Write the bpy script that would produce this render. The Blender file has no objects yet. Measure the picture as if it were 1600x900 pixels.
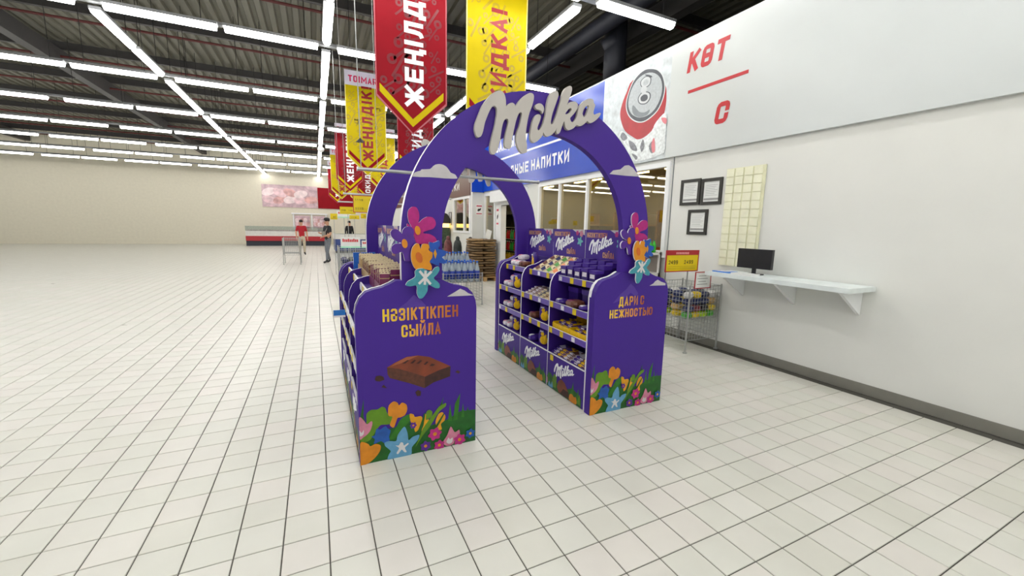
import bpy, bmesh, math, random
from mathutils import Vector, Matrix
random.seed(7)
S = bpy.context.scene
COL = S.collection

# ---------------------------------------------------------------- camera
FPX = 636.508
YAW, PITCH, ROLL = 0.447366, 0.148579, 0.021357
cy, sy, cp, sp = math.cos(YAW), math.sin(YAW), math.cos(PITCH), math.sin(PITCH)
FWD = Vector((sy*cp, cy*cp, -sp)); RT = Vector((cy, -sy, 0)); UP = RT.cross(FWD)
R_ = RT*math.cos(ROLL) + UP*math.sin(ROLL); U_ = UP*math.cos(ROLL) - RT*math.sin(ROLL)
cam = bpy.data.cameras.new('camera'); cam_o = bpy.data.objects.new('camera', cam); COL.objects.link(cam_o)
cam.sensor_width = 36.0; cam.lens = FPX*36.0/1600.0; cam.clip_start = 0.05; cam.clip_end = 200
mw = Matrix.Identity(4)
for i in range(3):
    mw[i][0] = R_[i]; mw[i][1] = U_[i]; mw[i][2] = -FWD[i]
mw[0][3], mw[1][3], mw[2][3] = 0.0088, -1.829, 1.5252
cam_o.matrix_world = mw
S.camera = cam_o
CAM = Vector((0.0088, -1.829, 1.5252))

# ---------------------------------------------------------------- world, exposure
w = bpy.data.worlds.new('world'); S.world = w; w.use_nodes = True
w.node_tree.nodes['Background'].inputs[0].default_value = (0.9, 0.95, 1.0, 1)
w.node_tree.nodes['Background'].inputs[1].default_value = 0.03
S.view_settings.view_transform = 'Standard'; S.view_settings.look = 'None'
S.view_settings.exposure = 0.0; S.view_settings.gamma = 1.0; S.view_settings.use_curve_mapping = False
TUBE = 16.2      # emission of the fluorescent tubes

# ---------------------------------------------------------------- materials
def s2l(c):
    return tuple((x/255/12.92 if x/255 <= .04045 else ((x/255+.055)/1.055)**2.4) for x in c)
MATS = {}
def M(name, rgb=(128,128,128), rough=.5, metal=0.0, var=.06, scale=8.0, emit=None, spec=.5, bump=0.0, bscale=60.0, coat=0.0):
    if name in MATS: return MATS[name]
    m = bpy.data.materials.new(name); m.use_nodes = True; nt = m.node_tree; b = nt.nodes['Principled BSDF']
    c = s2l(rgb)
    tc = nt.nodes.new('ShaderNodeTexCoord'); nz = nt.nodes.new('ShaderNodeTexNoise'); nz.inputs['Scale'].default_value = scale
    nz.inputs['Detail'].default_value = 3
    nt.links.new(tc.outputs['Object'], nz.inputs['Vector'])
    cr = nt.nodes.new('ShaderNodeValToRGB')
    cr.color_ramp.elements[0].position = .3; cr.color_ramp.elements[1].position = .7
    cr.color_ramp.elements[0].color = tuple(x*(1-var) for x in c)+(1,)
    cr.color_ramp.elements[1].color = tuple(min(1, x*(1+var)) for x in c)+(1,)
    nt.links.new(nz.outputs['Fac'], cr.inputs['Fac']); nt.links.new(cr.outputs['Color'], b.inputs['Base Color'])
    b.inputs['Roughness'].default_value = rough; b.inputs['Metallic'].default_value = metal
    b.inputs['Specular IOR Level'].default_value = spec
    if coat: b.inputs['Coat Weight'].default_value = coat; b.inputs['Coat Roughness'].default_value = .1
    if bump:
        n2 = nt.nodes.new('ShaderNodeTexNoise'); n2.inputs['Scale'].default_value = bscale
        nt.links.new(tc.outputs['Object'], n2.inputs['Vector'])
        bp = nt.nodes.new('ShaderNodeBump'); bp.inputs['Strength'].default_value = bump; bp.inputs['Distance'].default_value = .01
        nt.links.new(n2.outputs['Fac'], bp.inputs['Height']); nt.links.new(bp.outputs['Normal'], b.inputs['Normal'])
    if emit:
        b.inputs['Emission Color'].default_value = s2l(emit[0])+(1,); b.inputs['Emission Strength'].default_value = emit[1]
    MATS[name] = m
    return m

def ramp_mat(name, axis, stops, rough=.35, metal=.0):
    """printed colour gradient along an axis of the object's own box"""
    if name in MATS: return MATS[name]
    m = bpy.data.materials.new(name); m.use_nodes = True; nt = m.node_tree; b = nt.nodes['Principled BSDF']
    tc = nt.nodes.new('ShaderNodeTexCoord'); sx = nt.nodes.new('ShaderNodeSeparateXYZ'); cr = nt.nodes.new('ShaderNodeValToRGB')
    nt.links.new(tc.outputs['Generated'], sx.inputs[0]); nt.links.new(sx.outputs[axis], cr.inputs['Fac'])
    el = cr.color_ramp.elements
    for i, (p, c) in enumerate(stops):
        e = el[i] if i < 2 else el.new(p)
        e.position = p; e.color = s2l(c)+(1,)
    nt.links.new(cr.outputs['Color'], b.inputs['Base Color'])
    b.inputs['Roughness'].default_value = rough; b.inputs['Metallic'].default_value = metal
    MATS[name] = m
    return m

def tile_mat():
    m = bpy.data.materials.new('glazed_floor_tile'); m.use_nodes = True; nt = m.node_tree; b = nt.nodes['Principled BSDF']
    geo = nt.nodes.new('ShaderNodeNewGeometry'); oi = nt.nodes.new('ShaderNodeObjectInfo')
    ad = nt.nodes.new('ShaderNodeMath'); ad.operation = 'ADD'
    nt.links.new(geo.outputs['Random Per Island'], ad.inputs[0]); nt.links.new(oi.outputs['Random'], ad.inputs[1])
    fr = nt.nodes.new('ShaderNodeMath'); fr.operation = 'FRACT'; nt.links.new(ad.outputs[0], fr.inputs[0])
    cr = nt.nodes.new('ShaderNodeValToRGB'); el = cr.color_ramp.elements
    el[0].color = s2l((208,207,197))+(1,); el[1].color = s2l((216,215,207))+(1,)
    e = el.new(.8); e.color = s2l((214,210,203))+(1,); e = el.new(.4); e.color = s2l((211,211,202))+(1,)
    nt.links.new(fr.outputs[0], cr.inputs['Fac'])
    nz = nt.nodes.new('ShaderNodeTexNoise'); nz.inputs['Scale'].default_value = 3.0; nz.inputs['Detail'].default_value = 5
    nt.links.new(geo.outputs['Position'], nz.inputs['Vector'])
    mx = nt.nodes.new('ShaderNodeMixRGB'); mx.blend_type = 'MULTIPLY'; mx.inputs[0].default_value = .25
    c2 = nt.nodes.new('ShaderNodeValToRGB'); c2.color_ramp.elements[0].position = .35; c2.color_ramp.elements[0].color = (.78,.78,.76,1); c2.color_ramp.elements[1].position = .65
    nt.links.new(nz.outputs['Fac'], c2.inputs['Fac']); nt.links.new(cr.outputs['Color'], mx.inputs[1]); nt.links.new(c2.outputs['Color'], mx.inputs[2])
    nt.links.new(mx.outputs[0], b.inputs['Base Color'])
    rr = nt.nodes.new('ShaderNodeMapRange'); rr.inputs[3].default_value = .22; rr.inputs[4].default_value = .42
    nt.links.new(nz.outputs['Fac'], rr.inputs[0]); nt.links.new(rr.outputs[0], b.inputs['Roughness'])
    b.inputs['Specular IOR Level'].default_value = .45
    MATS['tile'] = m
    return m

def far_floor_mat():
    m = bpy.data.materials.new('distant_floor_tiling'); m.use_nodes = True; nt = m.node_tree; b = nt.nodes['Principled BSDF']
    geo = nt.nodes.new('ShaderNodeNewGeometry'); mp = nt.nodes.new('ShaderNodeMapping'); mp.inputs['Scale'].default_value = (5, 5, 5)
    br = nt.nodes.new('ShaderNodeTexBrick'); br.offset = 0; br.squash = 1
    br.inputs['Color1'].default_value = s2l((212,211,203))+(1,); br.inputs['Color2'].default_value = s2l((207,206,197))+(1,)
    br.inputs['Mortar'].default_value = s2l((120,118,110))+(1,); br.inputs['Scale'].default_value = 1
    br.inputs['Mortar Size'].default_value = .016; br.inputs['Brick Width'].default_value = 1; br.inputs['Row Height'].default_value = 1
    nt.links.new(geo.outputs['Position'], mp.inputs[0]); nt.links.new(mp.outputs[0], br.inputs['Vector']); nt.links.new(br.outputs['Color'], b.inputs['Base Color'])
    b.inputs['Roughness'].default_value = .3
    return m

def glass_mat(name, tint=(190,180,150), refl=.35):
    if name in MATS: return MATS[name]
    m = bpy.data.materials.new(name); m.use_nodes = True; nt = m.node_tree
    out = nt.nodes['Material Output']; nt.nodes.remove(nt.nodes['Principled BSDF'])
    g = nt.nodes.new('ShaderNodeBsdfGlossy'); g.inputs['Roughness'].default_value = .02; g.inputs['Color'].default_value = (.95,.97,.95,1)
    t = nt.nodes.new('ShaderNodeBsdfTransparent'); t.inputs['Color'].default_value = s2l(tint)+(1,)
    lw = nt.nodes.new('ShaderNodeLayerWeight'); lw.inputs['Blend'].default_value = .5
    fr = nt.nodes.new('ShaderNodeMath'); fr.operation = 'POWER'; fr.inputs[1].default_value = 4.0; nt.links.new(lw.outputs['Facing'], fr.inputs[0])
    nz = nt.nodes.new('ShaderNodeTexNoise'); nz.inputs['Scale'].default_value = 1.5
    mr = nt.nodes.new('ShaderNodeMapRange'); mr.inputs[3].default_value = refl*.85; mr.inputs[4].default_value = refl*1.1
    nt.links.new(nz.outputs['Fac'], mr.inputs[0])
    ad = nt.nodes.new('ShaderNodeMath'); ad.operation = 'ADD'; ad.use_clamp = True
    nt.links.new(fr.outputs[0], ad.inputs[0]); nt.links.new(mr.outputs[0], ad.inputs[1])
    mx = nt.nodes.new('ShaderNodeMixShader'); nt.links.new(ad.outputs[0], mx.inputs[0]); nt.links.new(t.outputs[0], mx.inputs[1]); nt.links.new(g.outputs[0], mx.inputs[2])
    nt.links.new(mx.outputs[0], out.inputs[0])
    MATS[name] = m
    return m

PURPLE = M('purple_board', (60,27,134), .5, var=.03, scale=3, spec=.35)
PURPLE_D = M('deep_purple_board', (54,26,122), .45, var=.04, scale=4, spec=.35)
LAV = M('lavender_lip', (98,74,168), .35, var=.05)
WHITE = M('white_board_edge', (228,226,232), .4, var=.03)
CLOUD = M('printed_cloud_white', (184,180,184), .5, var=.08, scale=14)
LOGOW = M('off_white_letter_board', (178,173,168), .55, var=.03)
YEL = M('yellow_card', (222,196,0), .45, var=.04)
DARK = M('black_plastic', (24,24,26), .4)
GREYM = M('galvanised_wire', (176,178,176), .35, metal=.7, var=.08)
WALLW = M('painted_wall_white', (220,221,217), .55, var=.02, scale=2, bump=.05, bscale=30)
FRAMEW = M('white_plastic_frame', (232,234,236), .35, var=.02)
SHADES = dict(grass_dark=M('print_dark_green', (13,85,18), .45, var=.2, scale=20), grass_mid=M('print_mid_green', (35,105,13), .45, var=.2, scale=20),
    leaf=M('print_leaf_green', (85,129,10), .45, var=.15, scale=20), orange=M('print_orange', (203,126,15), .45, var=.15, scale=16),
    yellow=M('print_golden', (210,147,15), .45, var=.15, scale=20), pink=M('print_pink', (190,117,141), .45, var=.12, scale=24),
    white=M('print_white', (200,198,200), .45), blue=M('print_blue', (20,79,158), .45, var=.2, scale=24), sky=M('print_sky_blue', (89,146,183), .45, var=.1, scale=18),
    magenta=M('print_magenta', (171,31,116), .45, var=.18, scale=30), violet=M('print_violet', (80,31,132), .45, var=.15, scale=30),
    choc_top=M('print_chocolate', (116,50,26), .4, var=.25, scale=10), choc_side=M('print_chocolate_side', (80,40,26), .5, var=.35, scale=40),
    choc_dark=M('print_dark_chocolate', (53,21,18), .5, var=.3, scale=40), choc_light=M('print_light_chocolate', (146,79,50), .4, var=.1))
GOLD = ramp_mat('gold_print', 0, [(0, (226,192,44)), (1, (160,74,26)), (.5, (214,140,52))])
COPPER = ramp_mat('copper_print', 0, [(0, (226,176,126)), (1, (176,96,66))])

# ---------------------------------------------------------------- builders
class MB:
    def __init__(s): s.v = []; s.f = []; s.m = []
    def add(s, vs, fs, mi=0):
        o = len(s.v); s.v += [tuple(p) for p in vs]; s.f += [tuple(i+o for i in q) for q in fs]; s.m += [mi]*len(fs); return s
    def box(s, a, b, mi=0, rz=0, c=None, rx=0, ry=0):
        x0,y0,z0 = a; x1,y1,z1 = b
        vs = [Vector(p) for p in ((x0,y0,z0),(x1,y0,z0),(x1,y1,z0),(x0,y1,z0),(x0,y0,z1),(x1,y0,z1),(x1,y1,z1),(x0,y1,z1))]
        if rz or rx or ry:
            c = Vector(c) if c else Vector(((x0+x1)/2,(y0+y1)/2,(z0+z1)/2))
            Rm = Matrix.Rotation(rz,3,'Z') @ Matrix.Rotation(ry,3,'Y') @ Matrix.Rotation(rx,3,'X')
            vs = [c + Rm @ (p-c) for p in vs]
        return s.add(vs, [(0,3,2,1),(4,5,6,7),(0,1,5,4),(1,2,6,5),(2,3,7,6),(3,0,4,7)], mi)
    def cyl(s, a, b, r, n=10, mi=0, r2=None):
        a = Vector(a); b = Vector(b); d = (b-a).normalized(); r2 = r if r2 is None else r2
        u = d.orthogonal().normalized(); v = d.cross(u)
        vs = []
        for i in range(n):
            t = 2*math.pi*i/n; e = u*math.cos(t)+v*math.sin(t); vs += [a+e*r, b+e*r2]
        fs = [(2*i, 2*((i+1)%n), 2*((i+1)%n)+1, 2*i+1) for i in range(n)]
        fs += [tuple(2*i for i in reversed(range(n))), tuple(2*i+1 for i in range(n))]
        return s.add(vs, fs, mi)
    def tube(s, pts, r, n=6, mi=0):
        for a, b in zip(pts, pts[1:]): s.cyl(a, b, r, n, mi)
        return s
    def lathe(s, prof, c=(0,0,0), n=12, mi=0):
        vs = []
        for r, z in prof:
            for i in range(n):
                t = 2*math.pi*i/n; vs.append((c[0]+r*math.cos(t), c[1]+r*math.sin(t), c[2]+z))
        fs = []
        for k in range(len(prof)-1):
            for i in range(n):
                j = (i+1)%n; fs.append((k*n+i, k*n+j, (k+1)*n+j, (k+1)*n+i))
        fs.append(tuple(reversed(range(n)))); fs.append(tuple((len(prof)-1)*n+i for i in range(n)))
        return s.add(vs, fs, mi)
    def blob(s, c, r, n=10, k=6, mi=0, sq=1.0, rz=0, rx=0):
        """superellipsoid: sq<1 is boxier"""
        vs = []; f = lambda a: math.copysign(abs(a)**sq, a)
        Rm = Matrix.Rotation(rz,3,'Z') @ Matrix.Rotation(rx,3,'X')
        for j in range(1, k):
            ph = -math.pi/2+math.pi*j/k
            for i in range(n):
                t = 2*math.pi*(i+.5)/n
                p = Vector((r[0]*f(math.cos(ph))*f(math.cos(t)), r[1]*f(math.cos(ph))*f(math.sin(t)), r[2]*f(math.sin(ph))))
                vs.append(Vector(c)+Rm@p)
        vs += [Vector(c)+Rm@Vector((0,0,-r[2])), Vector(c)+Rm@Vector((0,0,r[2]))]
        fs = [(j*n+i, j*n+(i+1)%n, (j+1)*n+(i+1)%n, (j+1)*n+i) for j in range(k-2) for i in range(n)]
        b = (k-1)*n
        fs += [(b, (i+1)%n, i) for i in range(n)] + [(b+1, (k-2)*n+i, (k-2)*n+(i+1)%n) for i in range(n)]
        return s.add(vs, fs, mi)
    def poly(s, pts, y, mi=0, mir=False):
        """flat printed shape facing -Y at depth y; pts are (x, z)"""
        a = sum(p[0]*q[1]-q[0]*p[1] for p, q in zip(pts, pts[1:]+pts[:1]))
        if a < 0: pts = pts[::-1]
        return s.add([(p[0], y, p[1]) for p in pts], [tuple(range(len(pts)))], mi)
    def prism(s, pts, y0, y1, mi=0, side=None):
        """(x, z) outline extruded from y0 (front) to y1"""
        a = sum(p[0]*q[1]-q[0]*p[1] for p, q in zip(pts, pts[1:]+pts[:1]))
        if a < 0: pts = pts[::-1]
        n = len(pts); vs = [(p[0], y0, p[1]) for p in pts]+[(p[0], y1, p[1]) for p in pts]
        s.add(vs, [tuple(range(n)), tuple(range(2*n-1, n-1, -1))], mi)
        o = len(s.v)-2*n
        for i in range(n):
            j = (i+1)%n; s.f.append((o+j, o+i, o+n+i, o+n+j)); s.m.append(mi if side is None else side)
        return s
    def mesh(s, name, mats, smooth=False):
        me = bpy.data.meshes.new(name); me.from_pydata(s.v, [], s.f)
        for m in (mats if isinstance(mats, (list, tuple)) else [mats]): me.materials.append(m)
        me.polygons.foreach_set('material_index', s.m)
        if smooth: me.polygons.foreach_set('use_smooth', [True]*len(s.f))
        me.update(); return me
    def build(s, name, mats, parent=None, loc=None, smooth=False, bevel=0):
        return link(name, s.mesh(name, mats, smooth), parent, loc, bevel=bevel)

def link(name, me, parent=None, loc=None, rz=0, bevel=0, scale=None):
    o = bpy.data.objects.new(name, me); COL.objects.link(o)
    if parent: o.parent = parent
    if loc: o.location = loc
    if rz: o.rotation_euler.z = rz
    if scale: o.scale = scale
    if bevel:
        b = o.modifiers.new('bevel', 'BEVEL'); b.width = bevel; b.segments = 2; b.limit_method = 'ANGLE'
    return o
def tag(o, label, cat, group=None):
    o['label'] = label; o['category'] = cat
    if group: o['group'] = group
    return o
def thing(name, label, cat, loc=(0,0,0), rz=0, group=None):
    o = bpy.data.objects.new(name, None); COL.objects.link(o); o.location = loc; o.rotation_euler.z = rz
    o.empty_display_size = .1
    return tag(o, label, cat, group)
def struct(o): o['kind'] = 'structure'; return o
def dup(root, loc, rz=None, label=None, group=None):
    r = root.copy(); COL.objects.link(r); r.location = loc
    if rz is not None: r.rotation_euler.z = rz
    if label: r['label'] = label
    if group: r['group'] = group
    for ch in list(root.children):
        c = ch.copy(); COL.objects.link(c); c.parent = r
        for g in list(ch.children):
            d = g.copy(); COL.objects.link(d); d.parent = c
    return r

# ---- own stroke lettering: centre lines on a unit box, drawn as flat ribbons with mitred corners
def _rr(x0=0, x1=1, y0=0, y1=1, c=.22, cy_=.16): return [(x0,y0+cy_),(x0,y1-cy_),(x0+c*.35,y1-cy_*.3),(x0+c,y1),(x1-c,y1),(x1-c*.35,y1-cy_*.3),(x1,y1-cy_),(x1,y0+cy_),(x1-c*.35,y0+cy_*.3),(x1-c,y0),(x0+c,y0),(x0+c*.35,y0+cy_*.3),(x0,y0+cy_)]
_O = _rr()
_C = [(1,.70),(1,.84),(.92,.95),(.78,1),(.22,1),(.08,.95),(0,.84),(0,.16),(.08,.05),(.22,0),(.78,0),(.92,.05),(1,.16),(1,.30)]
_3 = [[(0,.80),(0,.86),(.08,.96),(.22,1),(.75,1),(.92,.95),(1,.86),(1,.66),(.92,.57),(.75,.52),(.4,.52)],[(.72,.52),(.92,.47),(1,.38),(1,.14),(.92,.04),(.75,0),(.22,0),(.08,.04),(0,.14),(0,.20)]]
_B = [(0,1),(0,0),(.72,0),(.92,.05),(1,.14),(1,.44),(.92,.54),(.72,.58),(0,.58)]
_P = [(0,0),(0,1),(.75,1),(.92,.95),(1,.86),(1,.58),(.92,.48),(.75,.44),(0,.44)]
_I = [[(0,1),(0,0),(1,1),(1,0)]]
_K = [[(0,0),(0,1)],[(1,1),(.12,.46)],[(.34,.62),(1,0)]]
_H = [[(0,0),(0,1)],[(1,0),(1,1)],[(0,.5),(1,.5)]]
GLY = {'Н':_H,'Ң':_H+[[(1,.0),(1.22,.0),(1.22,-.2)]],'Ә':[[(.02,.90),(.08,.96),(.22,1),(.78,1),(.92,.95),(1,.84),(1,.16),(.92,.05),(.78,0),(.22,0),(.08,.05),(0,.16),(0,.5),(1,.5)]],
 'З':_3,'3':_3,'І':[[(.5,0),(.5,1)]],'I':[[(.5,0),(.5,1)]],'К':_K,'Қ':_K+[[(1,0),(1.2,0),(1.2,-.2)]],'Т':[[(0,1),(1,1)],[(.5,0),(.5,1)]],'П':[[(0,0),(0,1),(1,1),(1,0)]],'Е':[[(1,1),(0,1),(0,0),(1,0)],[(0,.52),(.85,.52)]],
 'С':[_C],'Ы':[[(x*.62,z) for x,z in _B],[(1,0),(1,1)]],'Ь':[_B],'И':_I,'Й':_I+[[(.2,1.36),(.35,1.26),(.65,1.26),(.8,1.36)]],'Л':[[(0,0),(.1,.03),(.2,.15),(.26,.45),(.28,1),(1,1),(1,0)]],'А':[[(0,0),(.5,1),(1,0)],[(.2,.28),(.8,.28)]],
 'Д':[[(.14,0),(.3,1),(.86,1),(.86,0)],[(0,-.2),(0,0),(1,0),(1,-.2)]],'Р':[_P],'Ж':[[(.5,0),(.5,1)],[(0,1),(.42,.5),(0,0)],[(1,1),(.58,.5),(1,0)]],'О':[_O],'O':[_O],'0':[_O],'Ө':[_O,[(0,.5),(1,.5)]],
 'Ю':[[(0,0),(0,1)],[(0,.5),(.4,.5)],_rr(.4,1)],'Х':[[(0,0),(1,1)],[(0,1),(1,0)]],'У':[[(0,1),(.52,.40)],[(1,1),(.42,.05),(.3,0),(.08,0)]],'!':[[(.5,.34),(.5,1)],[(.5,.0),(.5,.03)]],
 'T':[[(0,1),(1,1)],[(.5,0),(.5,1)]],'M':[[(0,0),(0,1),(.5,.3),(1,1),(1,0)]],'A':[[(0,0),(.5,1),(1,0)],[(.2,.28),(.8,.28)]],'R':[_P,[(.5,.44),(1,0)]],'1':[[(.15,.78),(.55,1),(.55,0)]],
 '2':[[(0,.78),(0,.85),(.22,1),(.78,1),(1,.85),(1,.62),(0,0),(1,0)]],'4':[[(.76,0),(.76,1),(0,.3),(1,.3)]],'5':[[(1,1),(0,1),(.0,.56),(.75,.58),(1,.45),(1,.14),(.78,0),(0,.02)]],'8':[_rr(0,1,0,.54),_rr(.05,.95,.54,1)],'9':[[(1,.5),(.8,.44),(.2,.44),(0,.58),(0,.86),(.22,1),(.78,1),(1,.86),(1,.14),(.78,0),(.1,0)]],
 '%':[[(0,0),(1,1)],_rr(0,.36,.62,1,.14,.12),_rr(.64,1,0,.38,.14,.12)]}
GW = {'І':.05,'I':.05,'!':.05,'Ж':.80,'Ы':.74,'Ю':.86,'M':.74,'Д':.62,'1':.35,' ':.30,'%':.8}
def ribbon(mb, pts, h, y):
    closed = (pts[0] == pts[-1]) and len(pts) > 2
    P_ = [Vector(p) for p in (pts[:-1] if closed else pts)]; n = len(P_)
    if not closed:
        P_[0] = P_[0]+(P_[0]-P_[1]).normalized()*h; P_[-1] = P_[-1]+(P_[-1]-P_[-2]).normalized()*h
    vs = []
    for i in range(n):
        a = P_[i-1] if (i or closed) else None; b = P_[(i+1) % n] if (i < n-1 or closed) else None
        d1 = (P_[i]-a).normalized() if a is not None else None; d2 = (b-P_[i]).normalized() if b is not None else None
        d1 = d1 or d2; d2 = d2 or d1
        n1, n2 = Vector((-d1.y, d1.x)), Vector((-d2.y, d2.x)); m = (n1+n2)
        m = n1 if m.length < 1e-4 else m.normalized()
        k = min(1/max(.35, m.dot(n1)), 2.2)
        vs += [P_[i]+m*h*k, P_[i]-m*h*k]
    fs = [(2*i+1, 2*((i+1) % n)+1, 2*((i+1) % n), 2*i) for i in range(n if closed else n-1)]
    mb.add([(v.x, y, v.y) for v in vs], fs)
TXT = {}
def text_mesh(body, width, height, mat, bold=.03, stroke=None, slant=0):
    """flat lettering in the XZ plane facing -Y, lower left at 0, fitted to a width and a cap height"""
    key = (body, width, height, mat.name, slant, stroke)
    if key in TXT: return TXT[key]
    s = stroke or .22; gap = .17
    xs = []; x = 0
    for ch in body:
        wd = GW.get(ch, .46); xs.append((x, wd)); x += wd+s+gap if ch != ' ' else wd
    tot = x-gap; kx = width/tot/height
    mb = MB(); h = s/2; q = 0
    for ch, (x0, wd) in zip(body, xs):
        if ch == ' ': continue
        for st in GLY[ch]:
            pts = [((x0+h+px*wd)*kx*height, (h+pz*(1-s))*height) for px, pz in st]
            ribbon(mb, pts, h*height*min(1, max(.6, kx)), -.00003*q); q += 1
    if slant: mb.v = [(v[0]+slant*v[2], v[1], v[2]) for v in mb.v]
    me = mb.mesh('lettering', mat); TXT[key] = me
    return me
def lettering(body, width, height, mat, parent, loc, rz=0, name='lettering', bold=0, turn=False, stroke=None, slant=0):
    o = link(name, text_mesh(body, width, height, mat, bold, stroke, slant), parent, loc, rz)
    if turn: o.rotation_euler = (0, -math.pi/2, rz)      # reads upwards
    return o
def smooth(pts, n=3, k=.5):
    """closed outline rounded through its own points"""
    out = []; N = len(pts)
    for i in range(N):
        p0, p1, p2, p3 = (Vector(pts[(i+d) % N]) for d in (-1,0,1,2))
        m1, m2 = (p2-p0)*k, (p3-p1)*k
        for q in range(n):
            t = q/n; t2, t3 = t*t, t*t*t
            v = p1*(2*t3-3*t2+1)+m1*(t3-2*t2+t)+p2*(-2*t3+3*t2)+m2*(t3-t2); out.append((v.x, v.y))
    return out
def curve_mesh(name, loops, depth, mats):
    """(x, z) loops (outer and holes) filled and given thickness, facing -Y, centred on y=0"""
    c = bpy.data.curves.new(name, 'CURVE'); c.dimensions = '2D'; c.fill_mode = 'BOTH'; c.extrude = depth/2
    for L in loops:
        s = c.splines.new('POLY'); s.points.add(len(L)-1)
        for p, (x, z) in zip(s.points, L): p.co = (x, z, 0, 1)
        s.use_cyclic_u = True
    o = bpy.data.objects.new(name, c); COL.objects.link(o); bpy.context.view_layer.update()
    me = bpy.data.meshes.new_from_object(o.evaluated_get(bpy.context.evaluated_depsgraph_get()))
    bpy.data.objects.remove(o); bpy.data.curves.remove(c)
    for v in me.vertices: v.co = Vector((v.co.x, -v.co.z, v.co.y))
    me.materials.clear()
    for m in mats: me.materials.append(m)
    me.polygons.foreach_set('use_smooth', [False]*len(me.polygons))
    me.update(); return me
def ell(cx, cz, rx, rz, n=14, a=0):
    return [(cx+rx*math.cos(t)*math.cos(a)-rz*math.sin(t)*math.sin(a), cz+rx*math.cos(t)*math.sin(a)+rz*math.sin(t)*math.cos(a)) for t in (2*math.pi*i/n for i in range(n))]
def flower_pts(cx, cz, r, petals=6, n=36, deep=.3, a=0):
    return [(cx+r*(1-deep*(.5-.5*math.cos(petals*t)))*math.cos(t+a), cz+r*(1-deep*(.5-.5*math.cos(petals*t)))*math.sin(t+a)) for t in (2*math.pi*i/n for i in range(n))]

# ================================================================ the setting
WX = 4.72        # plane of the right wall
TILE = tile_mat(); FARF = far_floor_mat(); GROUT = M('grout', (80,78,72), .8, var=.1)
floor = struct(MB().box((-7,-4,-.03), (WX,12,-.005)).build('floor', GROUT))
fl = MB()
for a, b in (((-20,-8),(WX,-4)), ((-20,-4),(-7,12)), ((-20,12),(WX,31)), ((WX,-8),(14,31))): fl.box(a+(-.03,), b+(0,))
fl.build('distant_tiling', FARF, floor)
def tile_geo(mb, x, y, g=.0029, c=.002):
    x0,x1,y0,y1 = x+g, x+.2-g, y+g, y+.2-g
    vs = [(x0,y0,-.005),(x1,y0,-.005),(x1,y1,-.005),(x0,y1,-.005),(x0,y0,-c),(x1,y0,-c),(x1,y1,-c),(x0,y1,-c),(x0+c,y0+c,0),(x1-c,y0+c,0),(x1-c,y1-c,0),(x0+c,y1-c,0)]
    fs = [(8,9,10,11)]
    for k in range(4):
        j = (k+1)%4; fs += [(k,j,4+j,4+k), (4+k,4+j,8+j,8+k)]
    mb.add(vs, fs)
def to_px(p):
    d = Vector(p)-CAM; z = d.dot(FWD)
    if z < .1: return None
    return 800+FPX*d.dot(R_)/z, 450-FPX*d.dot(U_)/z
cells = []
for i in range(-35, 23):
    for j in range(-20, 60):
        cells.append((i, j))
near = []
for i, j in cells:
    x, y = i*.2+.1, j*.2+.1
    q = to_px((x, y, 0))
    hid = (.2 < x < .98 or 1.98 < x < 2.76) and .75 < y < 2.7
    if q and 430 < q[0] < 1170 and q[1] < 930 and not hid: near.append(((Vector((x,y,0))-CAM).length, i, j))
near = sorted(near)[:300]; nearset = {(i,j) for _, i, j in near}
t0 = MB(); tile_geo(t0, 0, 0); tme = t0.mesh('tile', TILE)
for _, i, j in near: link('tile', tme, floor, (i*.2, j*.2, 0))
tm = MB()
for i, j in cells:
    if (i,j) not in nearset: tile_geo(tm, i*.2, j*.2)
o = tm.build('more_tiles', TILE, floor); o['kind'] = 'stuff'

# ---- roof deck: ribs run along the aisle, dark red pipes and beams across
DECK = M('corrugated_deck', (108,106,94), .6, var=.08, scale=.6); DECKD = M('deck_web', (120,118,110), .6)
RZ = 6.3
cm = MB(); x = -20.0
while x < 14:
    pr = [(x,RZ),(x+.11,RZ),(x+.14,RZ+.07),(x+.22,RZ+.07),(x+.25,RZ)]
    for a, b in zip(pr, pr[1:]):
        cm.add([(a[0],-8,a[1]),(b[0],-8,b[1]),(b[0],31,b[1]),(a[0],31,a[1])], [(0,3,2,1)], 0)
    x += .25
ceiling = struct(cm.build('ceiling', DECK))
BEAM = M('dark_steel_beam', (58,56,56), .6); PIPE = M('dark_red_pipe', (92,34,34), .5)
bm1 = MB().box((-20,-.05,0), (14,.05,.2)).mesh('roof_beam', BEAM); pm1 = MB().cyl((-20,0,0),(14,0,0),.03,8).mesh('sprinkler_pipe', PIPE)
for k in range(13):
    link('roof_beam', bm1, ceiling, (0, -7+3.0*k+.45, RZ-.21)); link('sprinkler_pipe', pm1, ceiling, (0, -7+3.0*k+.3, RZ-.42))
gm = MB().box((-.12,-8,0), (.12,31,.4)).mesh('roof_girder', BEAM)
for x in (-14.2, -6.2, 2.2, 6.6, 9.5): link('roof_girder', gm, ceiling, (x, 0, RZ-.62))

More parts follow.
